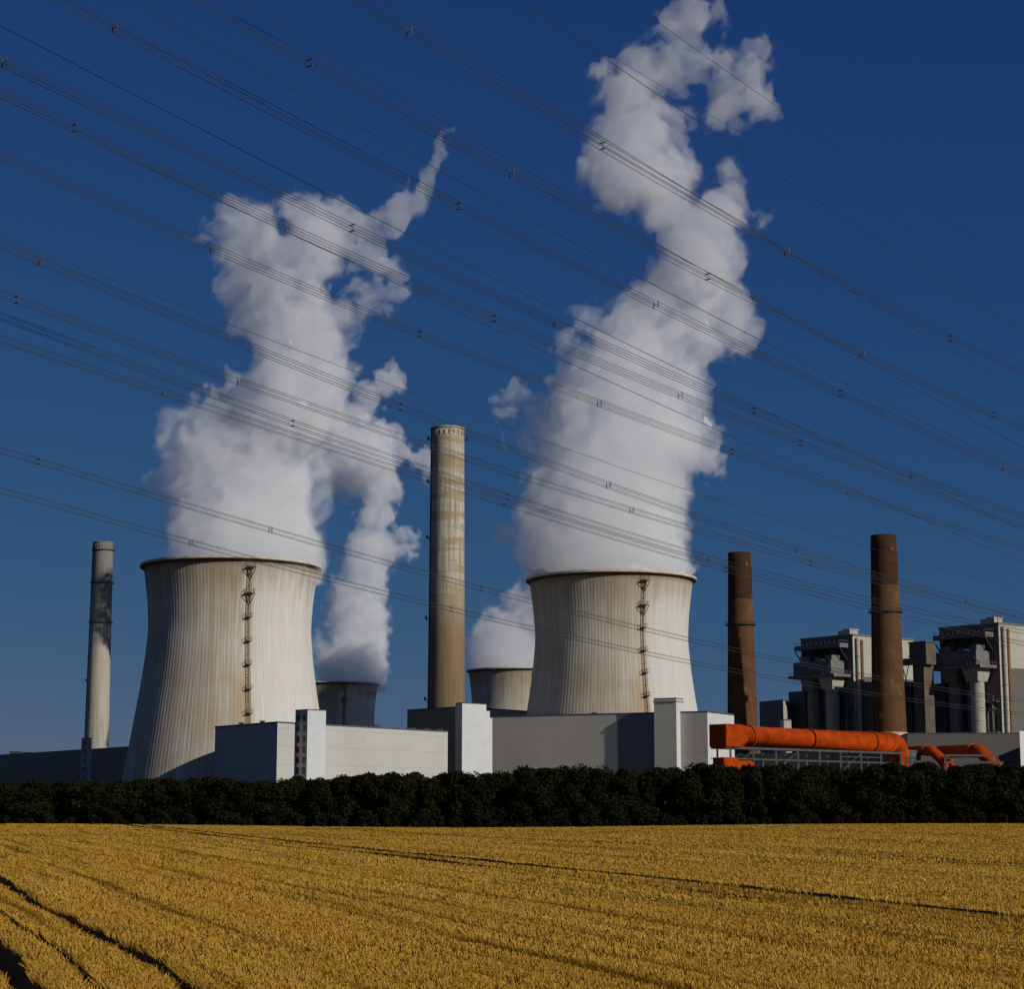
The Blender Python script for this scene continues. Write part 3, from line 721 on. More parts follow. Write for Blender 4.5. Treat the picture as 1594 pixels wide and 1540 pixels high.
# ------------------------------------------------------------------ boiler houses
M['bh'] = plain('shaded_boiler_house_cladding', (.135, .13, .125), .75, 0, .18, .05)  # shade put into the colour of the sides turned from the sun
M['bh_lit'] = cladding('sunlit_cream_boiler_house_cladding', (.50, .475, .39), 9., .1, (.78, .62), 2.)  # paler counterpart for the sun-facing side
M['bh_dark'] = plain('shaded_machinery', (.10, .10, .10), .8, 0, .3, .3)
M['bh_box'] = plain('grey_duct_sheet', (.175, .168, .155), .7, 0, .2, .2)
M['brownpipe'] = plain('brown_riser_pipe', (.20, .10, .03), .7, .1, .3)
M['creampipe'] = plain('cream_riser_pipe', (.46, .43, .345), .6, 0, .15)
M['downpipe'] = plain('dull_pale_downpipe', (.42, .39, .31), .7, 0, .15)
HBH = 88.
def make_boiler_house():
    r = empty('boiler_house', (0, 0, 0), '-', 'building', 'boiler houses')
    e1, e2 = Vector((-.626, .779)), Vector((.779, .626)); fr = ((0, 0), tuple(e1), tuple(e2))
    P = lambda a, b, z: Vector((e1.x*a+e2.x*b, e1.y*a+e2.y*b, z))
    bm = BM(); box(bm, fr, 0, 34.6, 0, 46, -1, HBH)
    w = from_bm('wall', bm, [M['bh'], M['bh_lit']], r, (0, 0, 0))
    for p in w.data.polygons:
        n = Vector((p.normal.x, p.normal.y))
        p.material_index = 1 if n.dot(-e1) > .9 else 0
    bm = BM(); box(bm, fr, -.12, -.01, 6.6, 45.9, -1, 68); from_bm('lower_panel', bm, M['clad_dark'], r, (0, 0, 0))
    bm = BM(); box(bm, fr, -.3, 34.9, -.3, 46.3, HBH+.004, HBH+.9); from_bm('roof', bm, M['bh_box'], r, (0, 0, 0))
    bm = BM(); box(bm, fr, 6, 14, 5, 11, HBH+.9, HBH+3.6); box(bm, fr, 5.7, 10, 4.4, 11.4, HBH+3.6, HBH+4.2); from_bm('roof_vent', bm, M['creampipe'], r, (0, 0, 0))
    bm = BM(); bar(bm, P(1, 1, HBH), P(1, 1, HBH+7), .25); bar(bm, P(20, 1.5, HBH), P(20, 1.5, HBH+2.5), .5); from_bm('roof_mast', bm, M['steel'], r, (0, 0, 0))
    # cantilevered canopy near the top
    bm = BM(); box(bm, fr, 2.5, 33, -6.8, -.01, 82.2, 84.4)
    for a in np.arange(3, 33, 3.): bar(bm, P(a, -6.9, 84.4), P(a, -6.9, 85.6), .15)
    bar(bm, P(2.5, -6.9, 85.6), P(33, -6.9, 85.6), .15); bar(bm, P(2.5, -6.9, 85.6), P(2.5, 0, 85.6), .15)
    from_bm('canopy', bm, M['bh_box'], r, (0, 0, 0))
    bm = BM()
    for a in (33, 25, 17, 9, 3): bar(bm, P(a, -6.4, 82.2), P(a, -1.0, 76.), .45)
    for a in (32, 24, 16, 8): bar(bm, P(a, -.6, 82.2), P(a, -.6, 69), .9)
    for z in (73, 77): bar(bm, P(3, -.8, z), P(33, -.8, z), .4)
    for a in (29, 20, 12): bar(bm, P(a, -4, 76), P(a-5, -.5, 82), .3)
    from_bm('bracing', bm, M['darksteel'], r, (0, 0, 0))
    # machinery deck below the canopy
    bm = BM(); box(bm, fr, 4.9, 30, -10.9, -.01, 69.2, 75.8)
    box(bm, fr, 6, 10, -9, -3, 75.8, 78.4); box(bm, fr, 14, 18, -8, -3, 75.8, 77.6); box(bm, fr, 21, 27, -9, -3, 75.8, 78.8)
    from_bm('filter_casing', bm, M['bh_box'], r, (0, 0, 0))
    bm = BM(); box(bm, fr, 1.5, 32, -12.8, -.012, 67.6, 69.0)
    for a in np.arange(1.6, 32, 2.4): bar(bm, P(a, -12.7, 69), P(a, -12.7, 70.3), .14)
    for b in np.arange(-12.7, 0, 2.4): bar(bm, P(1.6, b, 69), P(1.6, b, 70.3), .14)
    bar(bm, P(1.6, -12.7, 70.3), P(32, -12.7, 70.3), .14); bar(bm, P(1.6, -12.7, 70.3), P(1.6, 0, 70.3), .14)
    for k in range(7): bar(bm, P(3+.9*k, -11.2, 69.5+.9*k), P(3+.9*k, -10.9, 69.5+.9*k), 1.2, .12)
    bar(bm, P(2.5, -11.3, 69.3), P(9.5, -11.3, 76.2), .2)
    from_bm('deck', bm, M['bh_box'], r, (0, 0, 0))
    for a in (9.2, 21.5):
        bm = BM(); frustum(bm, fr, (a-4.6, a+4.6, -10.8, -.5), (a-3.3, a+3.3, -9.0, -2.0), 61.6, 67.59)
        from_bm('hopper', bm, M['downpipe'] if a < 12 else M['bh_box'], r, (0, 0, 0))
        bm = BM(); c = P(a, -5.5, 0); prof = []
        for z in np.arange(0, 61.6, 8.8): prof += [(3.3, z), (3.3, z+8.3), (3.5, z+8.35), (3.5, z+8.75)]
        lathe(bm, [(x_, min(z_, 61.5)) for x_, z_ in prof], 28, c.x, c.y); from_bm('downpipe', bm, M['downpipe'] if a < 12 else M['bh_box'], r, (0, 0, 0))
    bm = BM(); box(bm, fr, 30, 41, -3, 30, -1, 62); box(bm, fr, 13, 17, -3.5, -.02, -1, 67.5); from_bm('side_block', bm, M['bh'], r, (0, 0, 0))
    gg = random.Random(12)
    for k in range(9):
        bm = BM(); a = 2+gg.random()*30; z0, z1 = gg.uniform(0, 30), gg.uniform(44, 66); b = -gg.uniform(.5, 2.2)
        tube(bm, [P(a, b, z0), P(a, b, z1), P(a+gg.uniform(-5, 5), b, z1+1.5)], gg.uniform(.22, .5), 8); from_bm('pipe', bm, M['bh_box'] if k % 3 else M['downpipe'], r, (0, 0, 0))
    for z in (24., 38., 52.):
        bm = BM(); box(bm, fr, 1, 29.5, -2.4, -.015, z, z+.35)
        for a in np.arange(1.2, 29.5, 2.): bar(bm, P(a, -2.3, z+.3), P(a, -2.3, z+1.5), .12)
        bar(bm, P(1, -2.3, z+1.5), P(29.5, -2.3, z+1.5), .12); bar(bm, P(1, -2.3, z+.9), P(29.5, -2.3, z+.9), .08)
        from_bm('walkway', bm, M['bh_box'], r, (0, 0, 0))
    bm = BM()
    for k in range(6): bar(bm, P(26-(k % 2)*7, -3.2, 9+k*9.5), P(19+(k % 2)*7, -3.2, 18.5+k*9.5), .7, .25)
    for a in (18.5, 26.5): bar(bm, P(a, -3.2, 0), P(a, -3.2, 66), .35)
    from_bm('stair', bm, M['bh_box'], r, (0, 0, 0))
    bm = BM(); c = P(-1.1, 2.6, 0); lathe(bm, [(1.0, 20), (1.0, HBH-1), (.2, HBH-.8)], 16, c.x, c.y)
    for z in np.arange(24, HBH-2, 9.): lathe(bm, [(1.0, z), (1.2, z), (1.2, z+.5), (1.0, z+.5)], 16, c.x, c.y)
    from_bm('cream_riser', bm, M['creampipe'], r, (0, 0, 0), True)
    bm = BM(); c = P(-.9, 5.4, 0); lathe(bm, [(.9, 20), (.9, HBH-2), (.2, HBH-1.8)], 16, c.x, c.y); from_bm('brown_riser', bm, M['brownpipe'], r, (0, 0, 0), True)
    return r
bh = make_boiler_house()
spots = [(1327, 990, 'tall boiler house between the two brown chimneys, mostly in shade'), (1554, 972, 'tall boiler house with a pale lit side wall at the right edge')]
BHP = []
for i, (x, y, lab) in enumerate(spots):
    d = dist_for(y, HBH); p = at(x, y, d)
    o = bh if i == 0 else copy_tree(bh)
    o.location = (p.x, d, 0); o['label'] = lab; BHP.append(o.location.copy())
# coal bunker tower with conveyor bridge left of the right boiler house
fr0 = (0, 0)
oB = empty('bunker_tower', at(1456, 1000, 905)*Vector((1, 1, 0)) if False else Vector((at(1456, 1000, 905).x, 905, 0)), 'small brown bunker tower with a pale right side beside the right boiler house', 'tower')
e1, e2 = Vector((-.626, .779)), Vector((.779, .626))
zt = float(at(1440, 1000, 905).z); zm = float(at(1440, 1034, 905).z); fr = ((-4.5, 0), tuple(e1), tuple(e2))
M['bunk'] = plain('brown_grey_sheet', (.13, .10, .068), .8, 0, .25, .2)
bm = BM(); box(bm, fr, 0, 10, 0, 7, zm, zt); box(bm, fr, 2.5, 9, 1, 8, -1, zm-.01); from_bm('wall', bm, M['bunk'], oB, (0, 0, 0))
bm = BM(); box(bm, fr, -.4, 10.4, -.4, 7.4, zt+.004, zt+.6); box(bm, fr, -.3, 10.3, -.3, -.02, zt-6.5, zt-5.8); from_bm('roof', bm, M['bh_dark'], oB, (0, 0, 0))
bm = BM(); box(bm, fr, 2, 9, -.12, -.01, zt-5.2, zt-1.6); from_bm('louvre', bm, M['bh_dark'], oB, (0, 0, 0))
bm = BM(); zb = float(at(1415, 1033, 905).z); box(bm, fr, 10.01, 30, 1, 5, zb, zb+3); from_bm('conveyor_bridge', bm, M['bunk'], oB, (0, 0, 0))
bm = BM(); P = lambda a, b, z: Vector((fr[0][0]+e1.x*a+e2.x*b, fr[0][1]+e1.y*a+e2.y*b, z))
for a in (11.5, 15.5, 19.5): bar(bm, P(a, 1.2, zb), P(a+2.5, 1.2, zb-8), .35); bar(bm, P(a+4, 1.2, zb), P(a+1.5, 1.2, zb-8), .35)
box(bm, fr, 10.02, 32, .5, 6, -1, zb-8); from_bm('truss', bm, M['darksteel'], oB, (0, 0, 0))
# dark plant hall between the chimneys and the boiler house, small hall left
def pix_hall(name, label, x0, x1, y, d0, d1, mats, depth=18, right=None, cat='building'):
    p, q = at(x0, y, d0), at(x1, y, d1); h = q.z
    e = Vector((q.x-p.x, d1-d0)).normalized(); nn = Vector((-e.y, e.x))
    r_ = (q.x+nn.x*depth, d1+nn.y*depth) if right is None else right
    return hall(name, label, cat, [(q.x, d1), r_, (p.x+nn.x*depth, d0+nn.y*depth), (p.x, d0)], h, mats)
pix_hall('hall', 'small shaded hall with a bright right edge between short brown chimney and boiler house', 1182, 1219, 1091, 985, 965, [M['bh_lit'], M['clad_dark'], M['clad_dark'], M['clad_dark']], right=(at(1227, 1091, 980).x, 980))
pix_hall('hall', 'low dark hall added as a backing behind the orange pipe trestle', 1135, 1400, 1170, 726, 668, [M['bh_dark']], 12)  # added hall, keeps the space behind the trestle dark
oV, cV = pix_hall('vent_house', 'tiny cream vent house on the roofs left of the left boiler house', 1214, 1220, 1122, 800, 798, [M['downpipe']], 4)
pix_hall('hall', 'long low dark hall under the right boiler house behind the small orange pipes', 1412, 1587, 1143, 742, 738, [M['clad_dark']], 30)
q0, q1 = at(1587, 1138, 690), at(1650, 1138, 716)
hall('hall', 'white hall corner at the very right edge of the picture', 'building', [(q1.x, q1.y), (q1.x*1.04, q1.y*1.04), (q0.x*1.045, q0.y*1.035), (q0.x, q0.y)], q0.z, [M['stairwhite']])
# ------------------------------------------------------------------ orange ducts and trestles
def duct(label, pts, rad, rings, seg=26, name='orange_pipe'):
    c0 = Vector((pts[0].x, pts[0].y, 0)); o = empty(name, c0, label, 'pipe', None)
    bm = BM(); tube(bm, [p-c0 for p in pts], rad, seg); from_bm('pipe', bm, M['orange'], o, (0, 0, 0), True)
    o.children[0].data.set_sharp_from_angle(angle=R(21))
    for (i, t) in rings:
        p = pts[i].lerp(pts[i+1], t)-c0; d = (pts[i+1]-pts[i]).normalized()
        bm = BM(); tube(bm, [p-d*.22, p+d*.22], rad+.3, seg)
        from_bm('flange', bm, M['ringorange'], o, (0, 0, 0))
    return o
def elbow(p0, p1, p2, r, n=5):
    a = (p0-p1).normalized(); b = (p2-p1).normalized(); s, e = p1+a*r, p1+b*r
    return [s.lerp(p1, t).lerp(p1.lerp(e, t), t) for t in np.linspace(0, 1, n)]
Pb = at(1117, 1145.6, 598); zP = Pb.z
Pc = at(1393, 1159, 662); Pc.z = zP
dd = (Pc-Pb).normalized(); Pd = Pc+dd*2.2; Pe = Vector((Pd.x, Pd.y, 6)); sdv = Vector((dd.y, -dd.x, 0))
def inlet(o, c0, p, half, ln, r):
    """square chamber with chamfered corners on the near end of a round duct, and the eight-sided collar between them"""
    def ring(bm, t, hh, ch):
        q = [(-1, -1+ch), (-1, 1-ch), (-1+ch, 1), (1-ch, 1), (1, 1-ch), (1, -1+ch), (1-ch, -1), (-1+ch, -1)]
        return [bm.verts.new(p+dd*t+sdv*(a*hh)+Vector((0, 0, b*hh))-c0) for a, b in q]
    bm = BM(); R_ = [ring(bm, 0, half*.93, .06), ring(bm, .25, half, .06), ring(bm, ln, half, .06), ring(bm, ln+3.2, r*1.06, .56), ring(bm, ln+4.0, r*1.06, .56)]
    for a, b in zip(R_[:-1], R_[1:]):
        for k in range(8): bm.faces.new((a[k], a[(k+1) % 8], b[(k+1) % 8], b[k]))
    bm.faces.new(R_[0]); bm.faces.new(R_[-1]); from_bm('inlet_box', bm, M['orange'], o, (0, 0, 0))
st = Pb+dd*9.5
path = [st]+elbow(st, Pd, Pe, 5.0, 6)+[Pe]
oD = duct('long fat orange pipe on a steel trestle, with a square box at its near end', path, 3.4, [(0, .06), (0, .44), (0, .86)])
inlet(oD, oD.location.copy(), Pb, 3.5, 6.2, 3.4)
lo_ = Pb+Vector((0, -1.0, -8.9)); st2 = lo_+dd*7.5
oD2 = duct('lower orange pipe stub close under the left end of the long orange pipe', [st2, lo_+dd*15], 2.0, [(0, .2)])
inlet(oD2, oD2.location.copy(), lo_, 2.3, 5.0, 2.0)
def trestle():
    c0 = Vector((Pb.x, Pb.y, 0)); o = empty('pipe_trestle', c0, 'grey steel trestle carrying the long orange pipe', 'trestle')
    sd = Vector((dd.y, -dd.x, 0)); L = (Pd-Pb).length; zt = zP-3.3
    bm = BM()
    for off in (-2.6, 2.6):
        a, b = Pb+sd*off, Pd+sd*off; a.z = b.z = zt-.35; bar(bm, a-c0, b-c0, .35, .7)
        a, b = a.copy(), b.copy(); a.z = b.z = zt-3.6; bar(bm, a-c0, b-c0, .25, .3)
    from_bm('beam', bm, M['steel'], o, (0, 0, 0))
    for t in np.linspace(.03, .97, 9):
        p = Pb.lerp(Pd, t); bm = BM()
        for off in (-2.6, 2.6):
            q = p+sd*off; bar(bm, Vector((q.x, q.y, -1))-c0, Vector((q.x, q.y, zt-.75))-c0, .55)
        q, w = p+sd*-2.6, p+sd*2.6; q.z = w.z = zt-.1; bar(bm, q-c0, w-c0, .4, .5)
        from_bm('post', bm, M['steel'], o, (0, 0, 0))
    bm = BM(); ts = np.linspace(.03, .97, 9)
    for i in range(0, 8):
        a, b = Pb.lerp(Pd, ts[i])+sd*2.6, Pb.lerp(Pd, ts[i+1])+sd*2.6
        if i in (0, 2, 5): a.z, b.z = zt-7, zt-.8; bar(bm, a-c0, b-c0, .2)
        if i in (5, 6): a.z = b.z = zt-2; bar(bm, a-c0, b-c0, .25)
    from_bm('brace', bm, M['steel'], o, (0, 0, 0))
trestle()
def small_duct(label, x0, y0, x1, y1, d0, d1, rad, drop):
    p, q = at(x0, y0, d0), at(x1, y1, d1); q.z = p.z
    e = q+Vector((drop*1.0, -drop*.2, -drop)); f = Vector((e.x, e.y, 5))
    path = [p]+elbow(p, q, e, rad*1.1, 5)+elbow(q, e, f, rad*1.0, 4)+[f]
    return duct(label, path, rad, [(0, .96)], 20)
small_duct('small orange pipe bending down right of the taller brown chimney plinth', 1400, 1170.5, 1450, 1170.5, 690, 672, 1.75, 4.4)
small_duct('rear small orange pipe bending down in front of the long dark hall', 1462, 1171.5, 1524, 1172, 715, 690, 2.3, 6.2)
g1 = at(1466, 1182, 668); duct('short orange pipe end lying low between the two small orange bends', [g1, at(1473, 1182, 666), at(1480, 1186, 664), at(1483, 1196, 664)], 1.0, [(0, .5)], 16)
def stand(label, xs, ytop, d, ys):
    p0 = at(xs[0], ytop, d); c0 = Vector((p0.x, d, 0)); o = empty('pipe_stand', c0, label, 'trestle')
    for x in xs:
        bm = BM(); p = at(x, ytop, d); bar(bm, Vector((p.x, d, -1))-c0, p-c0, .6); from_bm('post', bm, M['steel'], o, (0, 0, 0))
    bm = BM()
    for y in ys:
        a, b = at(xs[0]-1, y, d-.4), at(xs[-1]+(10 if y == ys[-1] else 1), y, d-.4); b.z = a.z; bar(bm, a-c0, b-c0, .35, .7)
    from_bm('beam', bm, M['steel'], o, (0, 0, 0))
stand('grey pipe stand in front of the small orange bends', [1471, 1500, 1552], 1175, 655, [1176.5, 1187.5])
stand('tangled grey pipe stand at the foot of the long orange pipe', [1410, 1416, 1424], 1178, 652, [1180, 1186])
# ------------------------------------------------------------------ overhead lines
TH = R(41); LD = Vector((math.sin(TH), math.cos(TH), 0)); LN = Vector((LD.y, -LD.x, 0))
def line_points(pts, d0, n=44):
    """a conductor hanging in the vertical plane of bearing TH that meets the left edge d0 metres out"""
    xs = [p[0] for p in pts]; ys = [p[1] for p in pts]; deg = min(3, len(pts)-1)
    co = np.polyfit(np.array(xs)/1000., ys, deg); f = np.poly1d(co)
    X0 = (0-797)/FPX*d0/cp; out = []
    x_lo, x_hi = -130, 1730
    for x in np.linspace(x_lo, x_hi, n):
        y = float(f(x/1000.)); yc = (770-y)/FPX; k = ((x-797)/FPX)/(cp-yc*sp)
        s = (k*d0-X0)/(LD.x-k*LD.y)
        Y = d0+s*LD.y; out.append(at(x, y, Y))
    return out, f
def at_line(f, x, d0):
    y = float(f(x/1000.)); yc = (770-y)/FPX; k = ((x-797)/FPX)/(cp-yc*sp); X0 = (0-797)/FPX*d0/cp
    s = (k*d0-X0)/(LD.x-k*LD.y); return at(x, y, d0+s*LD.y)
SG, BG = 'single overhead wires', 'bundled overhead power lines'
def single(pts, d0, label, r=.024):
    p, f = line_points(pts, d0); bm = BM(); c0 = p[0]
    tube(bm, [q-c0 for q in p], r, 6); o = from_bm('overhead_wire', bm, M['wire'], None, c0); tag(o, label, 'wire', SG)
def bundle(pts, d0, label, spacers, sep=.40, r=.019):
    p, f = line_points(pts, d0); c0 = p[0]; o = empty('power_line', c0, label, 'power line', BG)
    h = sep/2; offs = [LN*(i*h)+Vector((0, 0, j*h)) for i, j in ((-1, -1), (1, -1), (1, 1), (-1, 1))]
    for k in offs:
        bm = BM(); tube(bm, [q-c0+k for q in p], r, 6); from_bm('wire', bm, M['wire'], o, (0, 0, 0))
    for x in spacers:
        q = at_line(f, x, d0)-c0; bm = BM()
        if int(x) % 2:
            bar(bm, q+offs[0]-Vector((0, 0, .06)), q+offs[3]+Vector((0, 0, .06)), .065); bar(bm, q+offs[1]-Vector((0, 0, .06)), q+offs[2]+Vector((0, 0, .06)), .065)
        else:
            bar(bm, q+offs[0]-LN*.06, q+offs[1]+LN*.06, .065); bar(bm, q+offs[3]-LN*.06, q+offs[2]+LN*.06, .065)
        if int(x) % 2: bar(bm, q-LN*h, q+LN*h, .03)
        else: bar(bm, q-Vector((0, 0, h)), q+Vector((0, 0, h)), .03)
        from_bm('spacer', bm, M['spacer'], o, (0, 0, 0))
single([(975, 0), (1000, 16), (1190, 152), (1510, 364), (1594, 415)], 84, 'topmost thin wire crossing the upper tip of the right steam plume', .016)
single([(805, 2), (1000, 115), (1190, 230), (1510, 405), (1594, 446)], 90, 'faint second wire from the top right, across the right plume below its tip', .011)
single([(812, 0), (1000, 131), (1190, 257), (1510, 464), (1594, 515)], 90, 'darker third wire from the top right, just under the faint one')
single([(590, -2), (740, 91), (1000, 253), (1190, 369), (1510, 564), (1594, 614)], 84, 'dark single wire entering at the middle of the top edge', .020)
single([(370, 0), (740, 218), (1000, 367), (1190, 473), (1510, 652), (1594, 697)], 92, 'single wire passing just over the tip of the left steam wisp')
single([(205, 0), (380, 97), (740, 295), (1000, 435), (1190, 532), (1510, 693), (1594, 734)], 98, 'single wire crossing the upper half of the left steam wisp')
single([(0, 39), (130, 107), (380, 235), (740, 418), (1000, 546), (1190, 640), (1510, 788), (1594, 826)], 104, 'single wire entering at the top left corner and crossing the foot of the left wisp')
single([(0, 152), (130, 213), (380, 330), (740, 498), (1000, 616), (1190, 703), (1510, 840), (1594, 875)], 112, 'single wire crossing the bulging middle of the right plume')
single([(0, 368), (130, 419), (380, 513), (740, 648), (1000, 740), (1190, 802), (1510, 898), (1594, 920)], 120, 'single wire passing just above the striped chimney top', .018)
bundle([(540, -6), (635, 46), (740, 112), (1000, 262), (1190, 373), (1510, 541), (1594, 580)], 84, 'uppermost bundled line, entering at the middle of the top edge', (637, 938, 1225, 1480))
bundle([(290, -8), (380, 41), (480, 95), (740, 240), (1000, 377), (1190, 476), (1510, 628), (1594, 668)], 90, 'bundled line over the tip of the left steam wisp, second from the top', (482, 797, 1102, 1343, 1546))
bundle([(130, 17), (180, 42), (380, 148), (740, 334), (1000, 465), (1190, 556), (1510, 705), (1594, 743)], 94, 'bundled line through the middle of the left steam wisp, third from the top', (179, 714, 1021, 1308, 1563))
bundle([(0, 92), (130, 158), (380, 276), (740, 443), (1000, 560), (1190, 652), (1510, 773), (1594, 805)], 100, 'bundled line over the top of the broad left plume, fourth from the top', (7, 548, 865, 1174, 1421))
bundle([(0, 143), (130, 205), (380, 321), (740, 486), (1000, 593), (1190, 665), (1510, 790), (1594, 822)], 106, 'bundled line skimming the upper left shoulder of the left plume', (116, 447, 770, 1059, 1246))
bundle([(0, 240), (130, 298), (380, 408), (740, 553), (1000, 655), (1190, 720), (1510, 828), (1594, 856)], 112, 'bundled line across the upper third of the left plume', (331, 654, 933, 1140, 1321))
bundle([(0, 380), (130, 436), (380, 537), (740, 677), (1000, 773), (1190, 843), (1510, 936), (1594, 960)], 112, 'bundled line across the narrow waist of the left plume', (63, 624, 947, 1241, 1505))
bundle([(0, 457), (130, 505), (380, 598), (740, 717), (1000, 800), (1190, 857), (1510, 945), (1594, 968)], 122, 'bundled line meeting the striped chimney just under its top', (26, 373, 680, 983, 1262))
bundle([(0, 492), (380, 631), (740, 757), (1000, 842), (1190, 890), (1510, 968), (1594, 985)], 124, 'upper of two bundled lines running close together across the lower left plume', (456, 790, 1105))
bundle([(0, 527), (254, 612), (380, 653), (740, 768), (1000, 850), (1190, 904), (1510, 985), (1594, 1002)], 128, 'lower of two bundled lines running close together across the lower left plume', (255, 787, 1130))
bundle([(0, 701), (60, 718), (380, 813), (740, 915), (1000, 978), (1190, 1022), (1510, 1080), (1594, 1092)], 150, 'bundled line crossing low over the left plume and the upper right cooling tower', (60, 421, 750))
bundle([(0, 763), (297, 845), (500, 898), (740, 958), (1000, 1017), (1190, 1052), (1510, 1103), (1594, 1112)], 160, 'lowest bundled line, grazing the left cooling tower rim', (297, 702))
# ------------------------------------------------------------------ steam
LAT = np.random.default_rng(3).random((64, 64, 64)).astype(np.float32)*2-1
def vnoise(P):
    i = np.floor(P).astype(np.int32); f = P-i; f = f*f*f*(f*(f*6-15)+10); i &= 63; j = (i+1) & 63
    x0, y0, z0 = i[..., 0], i[..., 1], i[..., 2]; x1, y1, z1 = j[..., 0], j[..., 1], j[..., 2]
    fx, fy, fz = f[..., 0], f[..., 1], f[..., 2]
    a = LAT[x0, y0, z0]*(1-fx)+LAT[x1, y0, z0]*fx; b = LAT[x0, y1, z0]*(1-fx)+LAT[x1, y1, z0]*fx
    c = LAT[x0, y0, z1]*(1-fx)+LAT[x1, y0, z1]*fx; d = LAT[x0, y1, z1]*(1-fx)+LAT[x1, y1, z1]*fx
    a = a*(1-fy)+b*fy; c = c*(1-fy)+d*fy
    return a*(1-fz)+c*fz
ROT = np.array([[.36, .48, -.8], [-.8, .6, 0.], [.48, .64, .6]], dtype=np.float32)
def fbm(P, octv, gain=.55, billow=False):
    s = np.zeros(P.shape[:-1], np.float32); a = 1.; t = 0
    for o in range(octv):
        n = vnoise(P)
        s += a*((1-2*np.abs(n))if billow else n); t += a; a *= gain; P = (P@ROT)*2.03+17.3
    return s/t
def surface_nets(F, origin, h):
    n = np.array(F.shape); ins = F > 0
    c = [ins[i:n[0]-1+i, j:n[1]-1+j, k:n[2]-1+k] for i in (0, 1) for j in (0, 1) for k in (0, 1)]
    cnt = sum(x.astype(np.int8) for x in c); mixed = (cnt > 0) & (cnt < 8)
    I = np.argwhere(mixed); vid = np.full(mixed.shape, -1, np.int32); vid[tuple(I.T)] = np.arange(len(I))
    corner_v = {}
    for i in (0, 1):
        for j in (0, 1):
            for k in (0, 1): corner_v[i, j, k] = F[I[:, 0]+i, I[:, 1]+j, I[:, 2]+k]
    acc = np.zeros((len(I), 3), np.float32); num = np.zeros(len(I), np.float32)
    for ax in range(3):
        for p in (0, 1):
            for q in (0, 1):
                a = [0, 0, 0]; o1, o2 = [x for x in range(3) if x != ax]; a[o1], a[o2] = p, q; b = list(a); b[ax] = 1
                va, vb = corner_v[tuple(a)], corner_v[tuple(b)]; m = (va > 0) != (vb > 0)
                t = np.where(m, va/np.where(va == vb, 1, va-vb), 0)
                pos = np.tile(np.array(a, np.float32), (len(I), 1)); pos[:, ax] = t
                acc += pos*m[:, None]; num += m
    V = (I+acc/num[:, None])*h+origin; Q = []
    for ax in range(3):
        o1, o2 = [(1, 2), (2, 0), (0, 1)][ax]
        sl_a = [slice(None)]*3; sl_b = [slice(None)]*3; sl_a[ax] = slice(0, -1); sl_b[ax] = slice(1, None)
        A, B = ins[tuple(sl_a)], ins[tuple(sl_b)]; E = np.argwhere(A != B)
        ok = (E[:, o1] > 0) & (E[:, o2] > 0) & (E[:, o1] < n[o1]-1) & (E[:, o2] < n[o2]-1); E = E[ok]
        def g(d1, d2):
            e = E.copy(); e[:, o1] -= d1; e[:, o2] -= d2; return vid[e[:, 0], e[:, 1], e[:, 2]]
        q = np.stack([g(1, 1), g(0, 1), g(0, 0), g(1, 0)], -1)
        flip = ~A[E[:, 0], E[:, 1], E[:, 2]]; q[flip] = q[flip][:, ::-1]; Q.append(q)
    return V, np.vstack(Q)
def steam_mat(name, dens):
    t = NT(name); v = t.n('VolumePrincipled')
    v.inputs['Color'].default_value = (.9985, .9993, 1, 1); v.inputs['Density'].default_value = dens; v.inputs['Anisotropy'].default_value = -.35
    t.link(v.outputs[0], t.out.inputs['Volume']); return t.m
SM = [steam_mat('faint_steam', .012), steam_mat('thin_steam', .045), steam_mat('steam', .16), steam_mat('dense_steam', .45), steam_mat('opaque_steam', .9)]
CELL = np.random.default_rng(9).random((32, 32, 32, 3)).astype(np.float32)
def worley(P):
    """1 at a cell's centre, falling to 0 between the lumps"""
    i = np.floor(P).astype(np.int32); f = (P-i).astype(np.float32); best = np.full(len(P), 9., np.float32)
    for a in (-1, 0, 1):
        for b in (-1, 0, 1):
            for c in (-1, 0, 1):
                q = CELL[(i[:, 0]+a) & 31, (i[:, 1]+b) & 31, (i[:, 2]+c) & 31]
                d = (q[:, 0]+a-f[:, 0])**2+(q[:, 1]+b-f[:, 1])**2+(q[:, 2]+c-f[:, 2])**2
                np.minimum(best, d, out=best)
    return 1-np.sqrt(best)*1.35
def stroke(pts, thin, g):
    """a drawn-out wisp: many small puffs strung unevenly along a line"""
    out = []
    for (x0, y0, r0), (x1, y1, r1) in zip(pts[:-1], pts[1:]):
        n = max(2, int(math.hypot(x1-x0, y1-y0)/(.38*(r0+r1)/2)))
        for k in range(n):
            t = (k+g.random())/n; r = r0+(r1-r0)*t
            out.append((x0+(x1-x0)*t+g.normal(0, r*.38), y0+(y1-y0)*t+g.normal(0, r*.38), r*g.uniform(.45, 1.0), thin))
    return out
